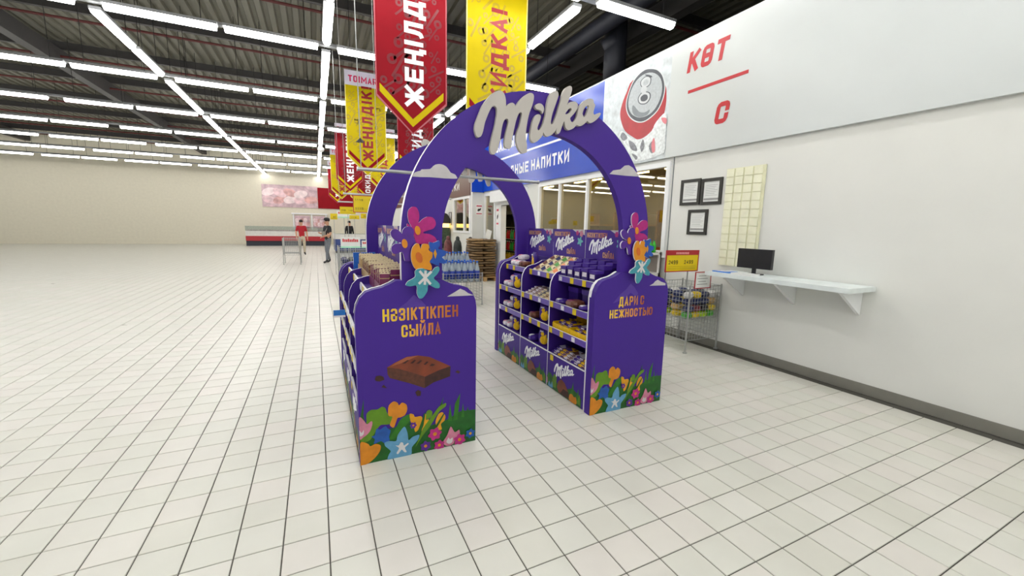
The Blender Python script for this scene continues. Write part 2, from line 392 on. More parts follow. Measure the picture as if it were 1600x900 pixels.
# ---- walls
def wallbox(name, boxes, mat=WALLW):
    m = MB()
    for a, b in boxes: m.box(a, b)
    return struct(m.build(name, mat))
T = WX+.1
wallbox('wall_right', [((WX,-8,0),(T,2.71,2.57)), ((WX,2.71,0),(T,6.64,1.15)), ((WX,6.64,0),(T,7.4,2.57)), ((WX,7.4,2.12),(T,8.75,2.57)), ((WX,8.75,0),(T,9.2,2.57)),
    ((WX,9.2,0),(T,10.04,1.0)), ((WX,2.71,2.52),(T,6.64,2.57)), ((WX,9.2,2.5),(T,10.04,2.57)), ((WX,10.04,0),(T,10.14,2.57)), ((WX+.02,-8,2.57),(T,10.14,4.08))])
wallbox('wall_right_far', [((4.35,10.14,0),(4.82,10.3,4.1)), ((4.35,10.3,0),(4.45,12.0,1.3)), ((4.35,10.3,2.45),(4.45,12.0,4.1)), ((4.35,12.0,0),(4.45,31,4.1))])
wallbox('wall_back', [((-20,31,0),(14,31.1,RZ))], M('cream_wall', (214,208,190), .6, var=.03))
wallbox('wall_left', [((-20.1,-8,0),(-20,31,RZ))]); wallbox('wall_front', [((-20,-8.1,0),(14,-8,RZ))]); wallbox('wall_outer', [((14,-8,0),(14.1,31,RZ))], BEAM)
SHOPW = M('tan_shop_wall', (140,132,104), .6, var=.1, scale=1.5)
wallbox('wall_shop_back', [((6.6,-8,0),(6.7,31,2.75)), ((T,-8,2.66),(6.6,31,2.75))], SHOPW)
wallbox('baseboard_right', [((WX-.012,-8,0),(WX,7.4,.1))], M('grey_skirting', (128,126,118), .5))
wallbox('trim_1', [((WX-.008,2.66,.1),(WX+.01,2.672,2.57))], M('grey_seam', (120,124,128), .5))
wallbox('trim_2', [((WX-.03,-8,4.08),(T,10.14,4.11))], FRAMEW)

GL = glass_mat('window_glass', (226,216,184), .15)
def window(n, x, ys, z0, z1, fr=.07, mul=.06):
    o = MB(); y0, y1 = ys[0], ys[-1]
    o.box((x-.03,y0,z1-fr),(x+.08,y1,z1)); o.box((x-.03,y0,z0),(x+.08,y1,z0+fr)); o.box((x-.03,y0,z0+fr),(x+.08,y0+fr,z1-fr)); o.box((x-.03,y1-fr,z0+fr),(x+.08,y1,z1-fr))
    wn = struct(o.build('window_%d'%n, FRAMEW))
    for y in ys[1:-1]: MB().box((x-.025,y-mul/2,z0+fr),(x+.075,y+mul/2,z1-fr)).build('mullion', FRAMEW, wn)
    for a, b in zip(ys, ys[1:]):
        a2 = a+fr if a == y0 else a+mul/2; b2 = b-fr if b == y1 else b-mul/2
        MB().box((x+.02,a2,z0+fr),(x+.026,b2,z1-fr)).build('pane', GL, wn)
    return wn
window(1, WX, [2.71,3.72,4.75,5.735,6.64], 1.15, 2.52)
window(2, WX, [9.2,10.04], 1.0, 2.5)
window(3, 4.35, [10.3,10.9,12.0], 1.3, 2.45)
MB().box((WX-.06,2.7,1.12),(WX+.05,6.66,1.15)).build('window_sill', FRAMEW, bpy.data.objects['window_1'])
# doorway into the drinks shop
dr = MB().box((WX-.04,8.72,0),(T+.02,8.82,2.12)).box((WX-.04,7.36,0),(T+.02,7.44,2.12)).box((WX-.04,7.36,2.12),(T+.02,8.82,2.2))
door = struct(dr.build('door_1', FRAMEW))
MB().box((WX-.22,7.2,2.2),(WX,9.12,2.5)).build('shutter_box', FRAMEW, door)
MB().box((WX-.03,8.82,0),(WX,9.1,2.2)).build('door_jamb', FRAMEW, door)

# ---- sign panels above the shop fronts
SIGNW = M('white_sign_panel', (202,207,207), .3, var=.02, scale=1.5); REDT = M('red_sign_letters', (186,34,46), .4); BLUE = M('blue_sign_panel', (14,70,190), .22, var=.05, scale=1.2)
WT = M('white_sign_letters', (240,242,246), .4)
PX = WX-.05
s1 = thing('wall_sign', 'white wall sign with red slanted letters at the far right', 'sign', (WX,-8,2.57))
MB().box((-.05,0,0),(.02,10.8,1.51)).build('panel', SIGNW, s1)
Q = -math.pi/2
lettering('КӨТ', .60, .26, REDT, s1, (-.053, 8+2.52, 1.07), Q, slant=.15)
lettering('С', .19, .26, REDT, s1, (-.053, 8+2.02, .30), Q, slant=.15)
MB().box((-.054,8+1.60,.80),(-.05,8+2.47,.84)).build('red_line', REDT, s1)
s2 = thing('wall_poster', 'poster of a red drinks can lying on crushed ice', 'poster', (WX,2.8,2.57))
ICE = M('printed_ice', (202,210,214), .35, var=.22, scale=9)
MB().box((-.05,0,0),(.02,1.52,1.51)).build('panel', ICE, s2)
# can print: drawn in (u to the right, v up) on the poster, poster is 1.52 wide
ART = [('can_red',[(0.72,1.305),(0.599,1.178),(0.494,1.007),(0.458,0.859),(0.503,0.714),(0.605,0.558),(0.785,0.436),(0.987,0.34),(1.168,0.367),(1.306,0.444),(1.419,0.581),(1.462,0.749),(1.459,0.905),(1.428,1.03),(1.32,1.159),(1.139,1.273)]),('can_rim',[(1.115,1.366),(1.249,1.308),(1.356,1.206),(1.416,1.072),(1.428,0.952),(1.394,0.824),(1.309,0.706),(1.172,0.635),(1.024,0.604),(0.864,0.638),(0.707,0.737),(0.611,0.868),(0.588,1.006),(0.636,1.146),(0.713,1.275),(0.828,1.357),(0.979,1.393)]),('can_dark',[(1.111,1.35),(1.239,1.294),(1.341,1.197),(1.398,1.069),(1.41,0.954),(1.377,0.832),(1.296,0.719),(1.165,0.652),(1.024,0.622),(0.871,0.655),(0.721,0.749),(0.63,0.874),(0.608,1.006),(0.653,1.14),(0.727,1.263),(0.837,1.341),(0.981,1.376)]),('can_lid',[(1.091,1.307),(1.227,1.246),(1.326,1.147),(1.366,1.028),(1.358,0.912),(1.3,0.798),(1.193,0.712),(1.047,0.683),(0.889,0.707),(0.735,0.796),(0.656,0.923),(0.654,1.054),(0.709,1.18),(0.804,1.27),(0.941,1.317)]),('can_rim2',[(0.773,0.917),(0.746,0.858),(0.804,0.759),(0.954,0.693),(1.106,0.701),(1.144,0.765),(1.041,0.747),(0.913,0.787)]),('can_dark',[(0.98,1.064),(1.12,1.016),(1.143,0.928),(1.06,0.867),(0.919,0.898),(0.864,0.979),(0.905,1.042)]),('can_tab',[(0.983,1.051),(1.103,1.01),(1.123,0.934),(1.051,0.881),(0.93,0.908),(0.883,0.978),(0.918,1.032)]),('can_dark',[(1.0,1.017),(1.072,0.988),(1.083,0.933),(1.025,0.913),(0.946,0.937),(0.931,0.993)]),
    ('can_dark',[(1.02,1.278),(1.129,1.226),(1.118,1.128),(1.006,1.108),(0.915,1.165),(0.908,1.24)]),('can_tab',[(1.019,1.266),(1.113,1.221),(1.104,1.137),(1.007,1.12),(0.929,1.169),(0.923,1.233)]),('can_lid',[(1.01,1.23),(1.081,1.199),(1.069,1.148),(0.996,1.148),(0.962,1.187)]),('can_tab',[(0.956,1.153),(1.052,1.106),(1.029,1.03),(0.934,1.066)]),('can_dark',[(0.987,1.309),(1.095,1.27),(1.158,1.227),(1.099,1.235)]),('ice_w',[(0.47,0.493),(0.534,0.572),(0.717,0.448),(0.889,0.374),(1.047,0.368),(1.22,0.44),(1.296,0.547),(1.48,0.646),(1.505,0.469),(1.505,0.272),(1.505,0.08),(0.921,0.031),(0.74,0.2),(0.586,0.382)]),('ice_d',[(0.506,0.487),(0.572,0.542),(0.685,0.432),(0.584,0.405)]),('ice_d',[(0.724,0.381),(0.862,0.313),(0.938,0.193),(0.787,0.238)]),('ice_d',[(0.996,0.248),(1.049,0.346),(1.091,0.233),(1.036,0.156)]),('ice_d',[(1.183,0.218),(1.264,0.288),(1.306,0.157),(1.253,0.103)]),('ice_d',[(0.81,0.168),(0.946,0.104),(0.919,0.054)]),('can_red2',[(1.405,0.584),(1.505,0.557),(1.505,0.48),(1.439,0.517)]),('can_red2',[(1.239,0.251),(1.289,0.324),(1.323,0.134),(1.266,0.122)])]
CM = dict(can_red=M('print_can_red',(172,24,38),.35,var=.15,scale=5), can_red2=M('print_pale_red',(222,130,140),.4), can_rim=M('print_can_rim',(206,212,214),.3), can_rim2=M('print_can_groove',(120,126,132),.3), can_dark=M('print_can_shade',(70,74,82),.4,var=.15), can_lid=M('print_can_lid',(178,184,188),.3,var=.12,scale=30), can_tab=M('print_can_tab',(200,204,206),.3), ice_w=M('print_ice_white',(222,228,230),.35,var=.2,scale=24), ice_d=M('print_ice_grey',(128,130,138),.4,var=.35,scale=30))
names = list(CM); am = MB()
for k, (n, pts) in enumerate(ART): am.poly([(min(max(x,.004),1.515), min(max(z,.004),1.5)) for x, z in smooth(pts)], -.0006*k, names.index(n))
o = am.build('can_print', [CM[n] for n in names], s2, (-.0515, 1.52, 0)); o.rotation_euler.z = Q
s3 = thing('wall_sign', 'blue drinks sign with white lettering and a white line', 'sign', (WX,4.32,2.57))
MB().box((-.05,0,0),(.02,5.8,1.51)).build('panel', BLUE, s3)
lettering('САЛҚЫН СУСЫНДАР', 3.4, .27, WT, s3, (-.053, 9.1-4.32, .99), Q, bold=.03)
lettering('ХОЛОДНЫЕ НАПИТКИ', 3.75, .25, WT, s3, (-.053, 9.1-4.32, .28), Q, bold=.03)
MB().box((-.054,1.35,.755),(-.05,5.0,.80)).build('white_line', WT, s3)
s4 = thing('wall_sign', 'blue end panel above the narrow white pillar with a notice', 'sign', (4.35,10.14,2.55))
MB().box((-.03,-.05,0),(.36,0,1.53)).build('panel', BLUE, s4)
s5 = thing('wall_sign', 'brown sign with white letters above the further shop window', 'sign', (4.35,10.3,2.47))
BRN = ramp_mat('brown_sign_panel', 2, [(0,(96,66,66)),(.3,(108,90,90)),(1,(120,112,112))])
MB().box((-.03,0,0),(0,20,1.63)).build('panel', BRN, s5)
lettering('НАПИТКИ', 2.2, .23, WT, s5, (-.033, 3.2, .22), Q, bold=.03)
def notice(label, loc, wd, h, rz, seed):
    t = thing('notice', label, 'notice', loc, rz)
    MB().box((0,-.006,0),(wd,0,h)).build('sheet', M('notice_paper',(238,236,234),.5,var=.02), t)
    m = MB(); m.box((.06*wd,-.008,.82*h),(.94*wd,-.006,.94*h)); m.box((.06*wd,-.008,.08*h),(.94*wd,-.006,.17*h)); m.build('red_bars', M('notice_red',(206,70,96),.5), t)
    m = MB(); m.poly([(.2*wd,.45*h),(.35*wd,.62*h),(.55*wd,.6*h),(.8*wd,.72*h),(.78*wd,.5*h),(.5*wd,.38*h),(.3*wd,.35*h)], -.007); m.build('black_symbol', DARK, t)
    return t
notice('red and white warning notice with black symbol on the narrow pillar', (4.47,10.139,1.87), .2, .31, 0, 1)
notice('tall red and green notice on the white door jamb', (WX-.031,9.04,1.55), .16, .5, Q, 2)

# ---- ceiling lights: rows across the store and lines along it
HOUS = M('light_housing', (150,152,154), .5); TUBEM = M('glowing_tube_cover', (250,250,250), .4, emit=((254,253,249), TUBE))
LZ = 4.7
hm = MB().box((-.72,-.075,.03),(.72,.075,.075)).mesh('housing', HOUS)
dm = MB().prism([(-.07,.03),(-.055,-.02),(-.03,-.045),(.03,-.045),(.055,-.02),(.07,.03)], -.70, .70).mesh('diffuser', TUBEM)
for v in dm.vertices: v.co = Vector((v.co.y, v.co.x, v.co.z))
dm.flip_normals()
km = MB().cyl((0,0,.075),(0,0,RZ-LZ-.002),.006,5).mesh('hanger', DARK)
def lamp(x, y, rz, label, grp):
    t = thing('ceiling_light', label, 'ceiling light', (x,y,LZ), rz, grp)
    link('housing', hm, t); link('diffuser', dm, t); link('hanger', km, t, (-.5,0,0)); link('hanger', km, t, (.5,0,0))
COLS = (-19.29,-16.02,-12.75,-9.48,-6.21,-2.94,.33,3.6)
ORD = ['first','second','third','fourth','fifth','sixth','seventh','eighth','ninth','tenth','eleventh','twelfth','thirteenth','fourteenth','fifteenth','sixteenth']
for k, Y in enumerate([3.39+3.55*i for i in range(-3, 8)]):
    xs = sorted([c+d for c in COLS+(6.87,) for d in (.90, 2.42) if c+d <= 5.5], reverse=True)
    row = ORD[k-3]+' row ahead' if k >= 3 else ORD[2-k]+' row behind the front row'
    for q, x in enumerate(xs):
        lamp(x, Y, 0, 'crosswise fluorescent tube light in the %s, %s from the right'%(row, ORD[q]), 'crosswise tube lights')
    for ci, c in enumerate(COLS[-3:]):
        for e, d in enumerate((.98, 2.58)): lamp(c, Y+d, math.pi/2, 'lengthwise tube light of the %s line, %s after the %s'%(['left','middle','right'][ci], ['just','second'][e], row), 'lengthwise tube lights')
# cable trays carrying the lights
TRAY = M('cable_tray', (140,142,144), .5, metal=.4)
tr = MB().box((-19,-.05,0),(5.4,.05,.05)).mesh('cable_tray', TRAY)
for i in range(-3, 8): tag(link('cable_tray', tr, None, (0, 3.39+3.55*i+.16, LZ+.09)), 'thin grey cable tray beside the %s of crosswise lights'%(ORD[i]+' row ahead' if i >= 0 else ORD[-i-1]+' row behind the front row'), 'cable tray', 'cable trays')
# small white dome hanging in the middle line of lights
dmo = thing('ceiling_dome', 'small white round dome hanging in the middle line of ceiling lights', 'dome', (.33,17.2,4.5))
MB().blob((0,0,.0),(.13,.13,.11),14,8).build('dome', FRAMEW, dmo, smooth=True); MB().cyl((0,0,.08),(0,0,1.798),.012,6).build('stem', DARK, dmo)
# ducts
DUCT = M('dark_blue_duct', (44,46,56), .5, metal=.2)
tag(MB().cyl((5.5,-8,5.65),(5.5,30.5,5.65),.17,20).build('air_duct', DUCT, smooth=True), 'large dark round air duct running along the right side of roof', 'air duct')
d2 = thing('air_duct', 'dark vertical duct with flared end above the can poster', 'air duct', (6.1,5.9,4.35))
MB().cyl((0,0,.1),(0,0,1.948),.24,20).build('pipe', DUCT, d2, smooth=True); MB().cyl((0,0,0),(0,0,.1),.34,20,r2=.25).build('flange', DUCT, d2, smooth=True)
MB().cyl((0,0,1.05),(-.2,0,1.3),.2,20).build('elbow', DUCT, d2, smooth=True)

# ================================================================ outlines of the printed and cut-out shapes, in metres
LOGO=[[(-0.501,-0.136),(-0.505,-0.116),(-0.502,-0.086),(-0.489,-0.05),(-0.473,-0.011),(-0.454,0.033),(-0.426,0.074),(-0.393,0.111),(-0.36,0.133),(-0.331,0.141),(-0.311,0.133),(-0.299,0.115),(-0.292,0.088),(-0.289,0.051),(-0.278,0.064),(-0.26,0.075),(-0.242,0.079),(-0.227,0.071),(-0.221,0.06),(-0.204,0.086),(-0.178,0.118),(-0.148,0.143),(-0.118,0.159),(-0.096,0.158),(-0.087,0.144),(-0.089,0.115),(-0.1,0.077),(-0.117,0.034),(-0.128,-0.009),(-0.136,-0.057),(-0.141,-0.105),(-0.139,-0.136),(-0.131,-0.167),(-0.129,-0.199),(-0.131,-0.223),(-0.156,-0.232),(-0.174,-0.227),(-0.193,-0.205),(-0.206,-0.175),(-0.211,-0.149),(-0.211,-0.123),(-0.205,-0.097),(-0.191,-0.064),(-0.181,-0.027),(-0.175,0.005),(-0.174,0.021),(-0.181,0.028),(-0.193,0.022),(-0.205,0.001),(-0.216,-0.031),(-0.224,-0.063),(-0.232,-0.1),(-0.239,-0.137),(-0.245,-0.179),(-0.251,-0.208),(-0.289,-0.207),(-0.296,-0.184),(-0.294,-0.153),(-0.286,-0.111),(-0.275,-0.069),(-0.27,-0.043),(-0.274,-0.028),(-0.287,-0.026),(-0.302,-0.039),(-0.313,-0.068),(-0.32,-0.105),(-0.325,-0.141),(-0.33,-0.172),(-0.339,-0.209),(-0.351,-0.236),(-0.365,-0.257),(-0.388,-0.255),(-0.397,-0.235),(-0.398,-0.21),(-0.39,-0.169),(-0.381,-0.132),(-0.368,-0.085),(-0.358,-0.033),(-0.353,0.007),(-0.357,0.032),(-0.37,0.042),(-0.387,0.035),(-0.406,0.005),(-0.422,-0.032),(-0.436,-0.068),(-0.444,-0.104),(-0.452,-0.135),(-0.463,-0.156),(-0.482,-0.164),(-0.493,-0.157)],[(-0.043,0.033),(-0.031,0.026),(-0.03,0.013),(-0.038,-0.014),(-0.05,-0.042),(-0.054,-0.061),(-0.047,-0.07),(-0.036,-0.066),(-0.021,-0.046),(-0.009,-0.021),(-0.001,0.007),(0.008,0.039),(0.012,0.082),(0.02,0.126),(0.032,0.164),(0.05,0.19),(0.075,0.202),(0.095,0.201),(0.103,0.188),(0.103,0.167),(0.091,0.136),(0.077,0.097),(0.062,0.057),(0.054,0.024),(0.05,-0.003),(0.054,-0.019),(0.065,-0.016),(0.077,0.006),(0.089,0.034),(0.101,0.068),(0.112,0.107),(0.127,0.152),(0.135,0.185),(0.15,0.219),(0.169,0.241),(0.192,0.252),(0.209,0.248),(0.212,0.231),(0.208,0.212),(0.196,0.178),(0.184,0.146),(0.175,0.125),(0.194,0.143),(0.221,0.153),(0.245,0.155),(0.263,0.144),(0.265,0.123),(0.255,0.099),(0.235,0.072),(0.213,0.05),(0.205,0.038),(0.214,0.02),(0.228,0.016),(0.245,0.029),(0.261,0.056),(0.269,0.09),(0.274,0.118),(0.294,0.148),(0.317,0.171),(0.351,0.19),(0.379,0.195),(0.397,0.188),(0.402,0.169),(0.414,0.157),(0.41,0.137),(0.404,0.114),(0.403,0.1),(0.411,0.089),(0.428,0.097),(0.457,0.11),(0.468,0.103),(0.455,0.081),(0.431,0.058),(0.403,0.038),(0.379,0.028),(0.36,0.033),(0.353,0.04),(0.333,0.021),(0.305,0.001),(0.278,-0.004),(0.263,0.001),(0.237,-0.024),(0.204,-0.04),(0.179,-0.036),(0.167,-0.019),(0.162,0.005),(0.157,0.013),(0.145,-0.013),(0.133,-0.047),(0.124,-0.067),(0.111,-0.077),(0.098,-0.07),(0.096,-0.054),(0.101,-0.035),(0.09,-0.058),(0.068,-0.082),(0.039,-0.1),(0.013,-0.101),(0.003,-0.092),(-0.007,-0.079),(-0.013,-0.101),(-0.037,-0.131),(-0.068,-0.153),(-0.09,-0.151),(-0.104,-0.133),(-0.106,-0.101),(-0.102,-0.069),(-0.094,-0.026),(-0.08,0.01),(-0.062,0.029)],[(0.177,0.083),(0.193,0.102),(0.21,0.107),(0.214,0.096),(0.201,0.078),(0.178,0.064),(0.165,0.061),(0.167,0.071)],[(0.316,0.069),(0.308,0.084),(0.317,0.113),(0.336,0.138),(0.357,0.146),(0.361,0.136),(0.352,0.107),(0.337,0.074),(0.323,0.061)],[(-0.076,0.075),(-0.073,0.09),(-0.052,0.102),(-0.03,0.103),(-0.012,0.09),(-0.006,0.069),(-0.012,0.05),(-0.018,0.04),(-0.025,0.054),(-0.041,0.062),(-0.063,0.063)]]
FLOWERS={'pink':[(0.542,1.511),(0.526,1.543),(0.519,1.582),(0.524,1.614),(0.547,1.635),(0.573,1.632),(0.588,1.603),(0.59,1.571),(0.585,1.538),(0.609,1.561),(0.639,1.577),(0.673,1.575),(0.691,1.554),(0.693,1.527),(0.676,1.504),(0.642,1.493),(0.615,1.483),(0.618,1.474),(0.655,1.47),(0.685,1.454),(0.699,1.433),(0.689,1.415),(0.654,1.42),(0.641,1.406),(0.6,1.406),(0.567,1.416),(0.558,1.446),(0.548,1.479),(0.523,1.511),(0.513,1.52),(0.517,1.533)],'purple':[(0.48,1.471),(0.484,1.491),(0.5,1.51),(0.529,1.516),(0.549,1.501),(0.553,1.479),(0.551,1.452),(0.562,1.426),(0.559,1.406),(0.537,1.393),(0.527,1.36),(0.528,1.304),(0.496,1.304),(0.487,1.341),(0.475,1.36),(0.449,1.348),(0.424,1.351),(0.415,1.371),(0.418,1.393),(0.437,1.409),(0.463,1.411),(0.476,1.414),(0.444,1.426),(0.419,1.451),(0.412,1.477),(0.424,1.495),(0.446,1.498),(0.468,1.484)],'orange':[(0.577,1.41),(0.557,1.41),(0.537,1.387),(0.528,1.347),(0.531,1.307),(0.542,1.274),(0.558,1.253),(0.585,1.246),(0.612,1.253),(0.653,1.244),(0.657,1.271),(0.643,1.299),(0.66,1.325),(0.662,1.356),(0.644,1.365),(0.637,1.376),(0.642,1.393),(0.634,1.408),(0.614,1.411),(0.597,1.406),(0.588,1.38)],'blue':[(0.644,1.42),(0.671,1.417),(0.709,1.43),(0.713,1.4),(0.702,1.379),(0.751,1.365),(0.748,1.338),(0.726,1.325),(0.751,1.3),(0.737,1.283),(0.709,1.291),(0.705,1.27),(0.653,1.292),(0.64,1.309),(0.654,1.325),(0.655,1.356),(0.651,1.373)],'teal':[(0.548,1.24),(0.565,1.256),(0.599,1.259),(0.625,1.245),(0.653,1.237),(0.674,1.262),(0.698,1.267),(0.703,1.246),(0.687,1.219),(0.666,1.195),(0.701,1.16),(0.701,1.132),(0.673,1.133),(0.631,1.155),(0.624,1.114),(0.596,1.074),(0.573,1.072),(0.559,1.104),(0.558,1.152),(0.517,1.15),(0.491,1.158),(0.504,1.181),(0.548,1.206)]}
FLC={'pink':(0.578,1.492),'purple':(0.495,1.411),'orange':(0.578,1.326),'blue':(0.683,1.346),'teal':(0.611,1.201)}
MEADOW=[('grass_dark',[(-0.003,0.199),(0.077,0.212),(0.22,0.213),(0.3,0.271),(0.334,0.19),(0.417,0.173),(0.57,0.2),(0.665,0.244),(0.778,0.237),(0.779,-0.009),(0.0,-0.002)]),('grass_dark',[(0.006,0.304),(0.033,0.439),(0.028,0.3)]),('grass_dark',[(-0.004,0.188),(0.006,0.31),(0.03,0.323),(0.055,0.199)]),('grass_dark',[(0.515,0.294),(0.546,0.371),(0.533,0.291)]),('grass_mid',[(0.576,0.186),(0.592,0.312),(0.608,0.186)]),('grass_mid',[(0.614,0.185),(0.627,0.306),(0.665,0.377),(0.646,0.186)]),('grass_mid',[(0.672,0.2),(0.685,0.303),(0.695,0.196)]),('grass_dark',[(0.711,0.232),(0.721,0.27),(0.727,0.229)]),('leaf',[(0.045,0.302),(0.049,0.343),(0.076,0.362),(0.113,0.358),(0.141,0.371),(0.162,0.358),(0.175,0.319),(0.21,0.289),(0.187,0.244),(0.132,0.249),(0.104,0.219),(0.065,0.161),(0.022,0.152),(0.002,0.175),(0.04,0.214)]),('orange',[(0.178,0.325),(0.184,0.372),(0.215,0.395),(0.24,0.38),(0.248,0.361),(0.268,0.378),(0.296,0.358),(0.3,0.321),(0.284,0.287),(0.255,0.277),(0.238,0.277),(0.226,0.249),(0.211,0.215),(0.187,0.238),(0.205,0.29),(0.183,0.3)]),('grass_mid',[(0.179,0.136),(0.22,0.201),(0.255,0.262),(0.301,0.287),(0.327,0.279),(0.32,0.243),(0.276,0.202),(0.235,0.148)]),('yellow',[(0.315,0.29),(0.341,0.282),(0.35,0.262),(0.388,0.261),(0.399,0.24),(0.381,0.18),(0.351,0.155),(0.34,0.201),(0.323,0.23)]),('yellow',[(0.392,0.146),(0.405,0.213),(0.418,0.274),(0.441,0.225),(0.447,0.18),(0.41,0.136)]),('yellow',[(0.489,0.203),(0.508,0.251),(0.536,0.262),(0.558,0.229),(0.551,0.198),(0.526,0.177),(0.532,0.137),(0.501,0.143)]),('leaf',[(0.35,0.048),(0.38,0.117),(0.405,0.176),(0.478,0.263),(0.515,0.307),(0.561,0.324),(0.558,0.299),(0.514,0.269),(0.453,0.179),(0.404,0.125)]),('leaf',[(0.423,0.229),(0.427,0.285),(0.448,0.295),(0.466,0.278),(0.462,0.247),(0.441,0.232)]),('grass_dark',[(0.357,0.135),(0.381,0.193),(0.412,0.275),(0.421,0.28),(0.405,0.188),(0.374,0.125)]),('grass_dark',[(0.477,0.154),(0.514,0.211),(0.545,0.253),(0.551,0.246),(0.52,0.191),(0.489,0.145)]),('pink',[(0.001,0.317),(0.014,0.323),(0.034,0.293),(0.049,0.272),(0.074,0.288),(0.081,0.271),(0.067,0.226),(0.045,0.201),(0.023,0.188),(0.001,0.182)]),('white',[(0.001,0.24),(0.014,0.22),(0.027,0.238),(0.026,0.211),(0.013,0.199),(0.0,0.203)]),('blue',[(0.071,0.184),(0.092,0.188),(0.104,0.231),(0.126,0.22),(0.159,0.238),(0.175,0.216),(0.192,0.201),(0.18,0.16),(0.184,0.135),(0.162,0.109),(0.129,0.14),(0.085,0.129),(0.092,0.161)]),('orange',[(0.003,0.15),(0.027,0.154),(0.053,0.136),(0.064,0.119),(0.096,0.129),(0.126,0.111),(0.122,0.075),(0.094,0.038),(0.05,0.006),(0.001,-0.0)]),('sky',[(0.279,0.21),(0.299,0.16),(0.305,0.108),(0.333,0.127),(0.377,0.131),(0.365,0.095),(0.326,0.053),(0.319,-0.002),(0.238,-0.001),(0.169,-0.0),(0.177,0.037),(0.188,0.059),(0.156,0.098),(0.151,0.123),(0.179,0.13),(0.224,0.12),(0.236,0.161)]),('white',[(0.22,0.089),(0.24,0.085),(0.254,0.104),(0.269,0.097),(0.274,0.077),(0.3,0.09),(0.304,0.08),(0.28,0.06),(0.291,0.029),(0.276,0.03),(0.259,0.052),(0.236,0.026),(0.225,0.035),(0.242,0.066)]),('pink',[(0.538,0.038),(0.57,0.09),(0.595,0.147),(0.624,0.098),(0.656,0.111),(0.659,0.077),(0.627,0.051),(0.614,0.014),(0.57,0.007)]),('white',[(0.563,0.039),(0.579,0.068),(0.589,0.053),(0.608,0.062),(0.605,0.029),(0.582,0.021)])]
ROUNDS=[('magenta',(0.483,0.115),0.049),('magenta',(0.513,0.027),0.04),('magenta',(0.659,0.037),0.046),('violet',(0.418,0.042),0.039),('violet',(0.337,0.208),0.024),('blue',(0.738,0.067),0.037)]
CHOC=[('choc_top',[(0.179,0.627),(0.229,0.653),(0.302,0.682),(0.376,0.683),(0.451,0.664),(0.596,0.581),(0.516,0.564),(0.42,0.531),(0.34,0.57),(0.25,0.609)]),('choc_side',[(0.179,0.627),(0.25,0.609),(0.34,0.57),(0.42,0.531),(0.417,0.452),(0.321,0.5),(0.194,0.555),(0.181,0.581)]),('choc_dark',[(0.42,0.531),(0.516,0.564),(0.596,0.581),(0.593,0.51),(0.479,0.483),(0.417,0.452)]),('choc_dark',[(0.103,0.56),(0.111,0.579),(0.135,0.581),(0.156,0.569),(0.161,0.548),(0.134,0.541),(0.11,0.547)]),('choc_dark',[(0.141,0.501),(0.155,0.517),(0.176,0.49)]),('choc_dark',[(0.355,0.434),(0.373,0.447),(0.393,0.434),(0.39,0.404),(0.366,0.405)]),('choc_dark',[(0.627,0.536),(0.646,0.546),(0.665,0.531),(0.652,0.521)]),('choc_light',[(0.201,0.63),(0.234,0.652),(0.302,0.681),(0.376,0.682),(0.341,0.669),(0.262,0.643)]),('choc_dark',[(0.273,0.642),(0.307,0.661),(0.318,0.658),(0.293,0.639)]),('choc_dark',[(0.324,0.637),(0.352,0.657),(0.364,0.653),(0.341,0.633)]),('choc_dark',[(0.363,0.63),(0.392,0.65),(0.403,0.646),(0.381,0.626)]),('choc_dark',[(0.41,0.618),(0.433,0.636),(0.445,0.631),(0.424,0.613)]),('choc_dark',[(0.451,0.603),(0.465,0.617),(0.489,0.608),(0.471,0.598)])]
PCLOUD=[(0.572,1.062),(0.615,1.084),(0.663,1.111),(0.694,1.097),(0.719,1.078),(0.761,1.061)]
PCLOUD2=[(0.559,1.059),(0.6,1.076),(0.62,1.095),(0.648,1.108),(0.686,1.089),(0.74,1.073),(0.74,1.055)]
ACLOUD=[(0.554,1.817),(0.571,1.844),(0.604,1.855),(0.611,1.864),(0.663,1.87),(0.681,1.887),(0.699,1.9),(0.725,1.905),(0.748,1.902),(0.769,1.891),(0.785,1.873),(0.797,1.858),(0.825,1.849),(0.835,1.836),(0.837,1.824),(0.764,1.82),(0.662,1.821)]
ACLOUD2=[(2.049,1.941),(2.082,1.97),(2.152,1.983),(2.19,2.014),(2.231,2.021),(2.274,2.005),(2.308,1.975),(2.336,1.961),(2.341,1.942),(2.196,1.939)]

# ================================================================ the two display stands
SW, SL = .78, 1.95          # width of a stand, length front to back
PROF = [(0,0),(0,.98),(.008,1.03),(.03,1.08),(.065,1.115),(.11,1.13),(.16,1.14),(.205,1.158),(.245,1.18)]
PROFILE = PROF+[(SW-x, z) for x, z in reversed(PROF)]
DIV = [.096,.712,1.307,1.903]
BAYS = [(1.316,1.894),(.721,1.298),(.105,.703)]       # rear, middle, front
SHELF = [.34,.585,.83,1.072]
prof_me = MB().prism(PROFILE, 0, .07, 0, 0).mesh('end_panel', [PURPLE])
trim_pts = [(x-.004, z+.004) for x, z in PROF[1:]]+[(x+.004, z-.006) for x, z in reversed(PROF[1:])]
inset = [(x+.012 if 0 < i < len(PROFILE)//2 else x, z) for i, (x, z) in enumerate(PROFILE)]
div_me = MB().prism([(x+.012 if x < .39 else x-.012, max(0, z-.006)) for x, z in PROFILE], -.009, .009, 0, 1).mesh('divider', [PURPLE_D, WHITE])
logo_me = {}
def logo(scale, depth, mat):
    k = (scale, depth, mat.name)
    if k not in logo_me: logo_me[k] = curve_mesh('script_logo', [[(x*scale, z*scale) for x, z in smooth(L, 2, .4)] for L in LOGO], depth, [mat])
    return logo_me[k]
SN = list(SHADES)
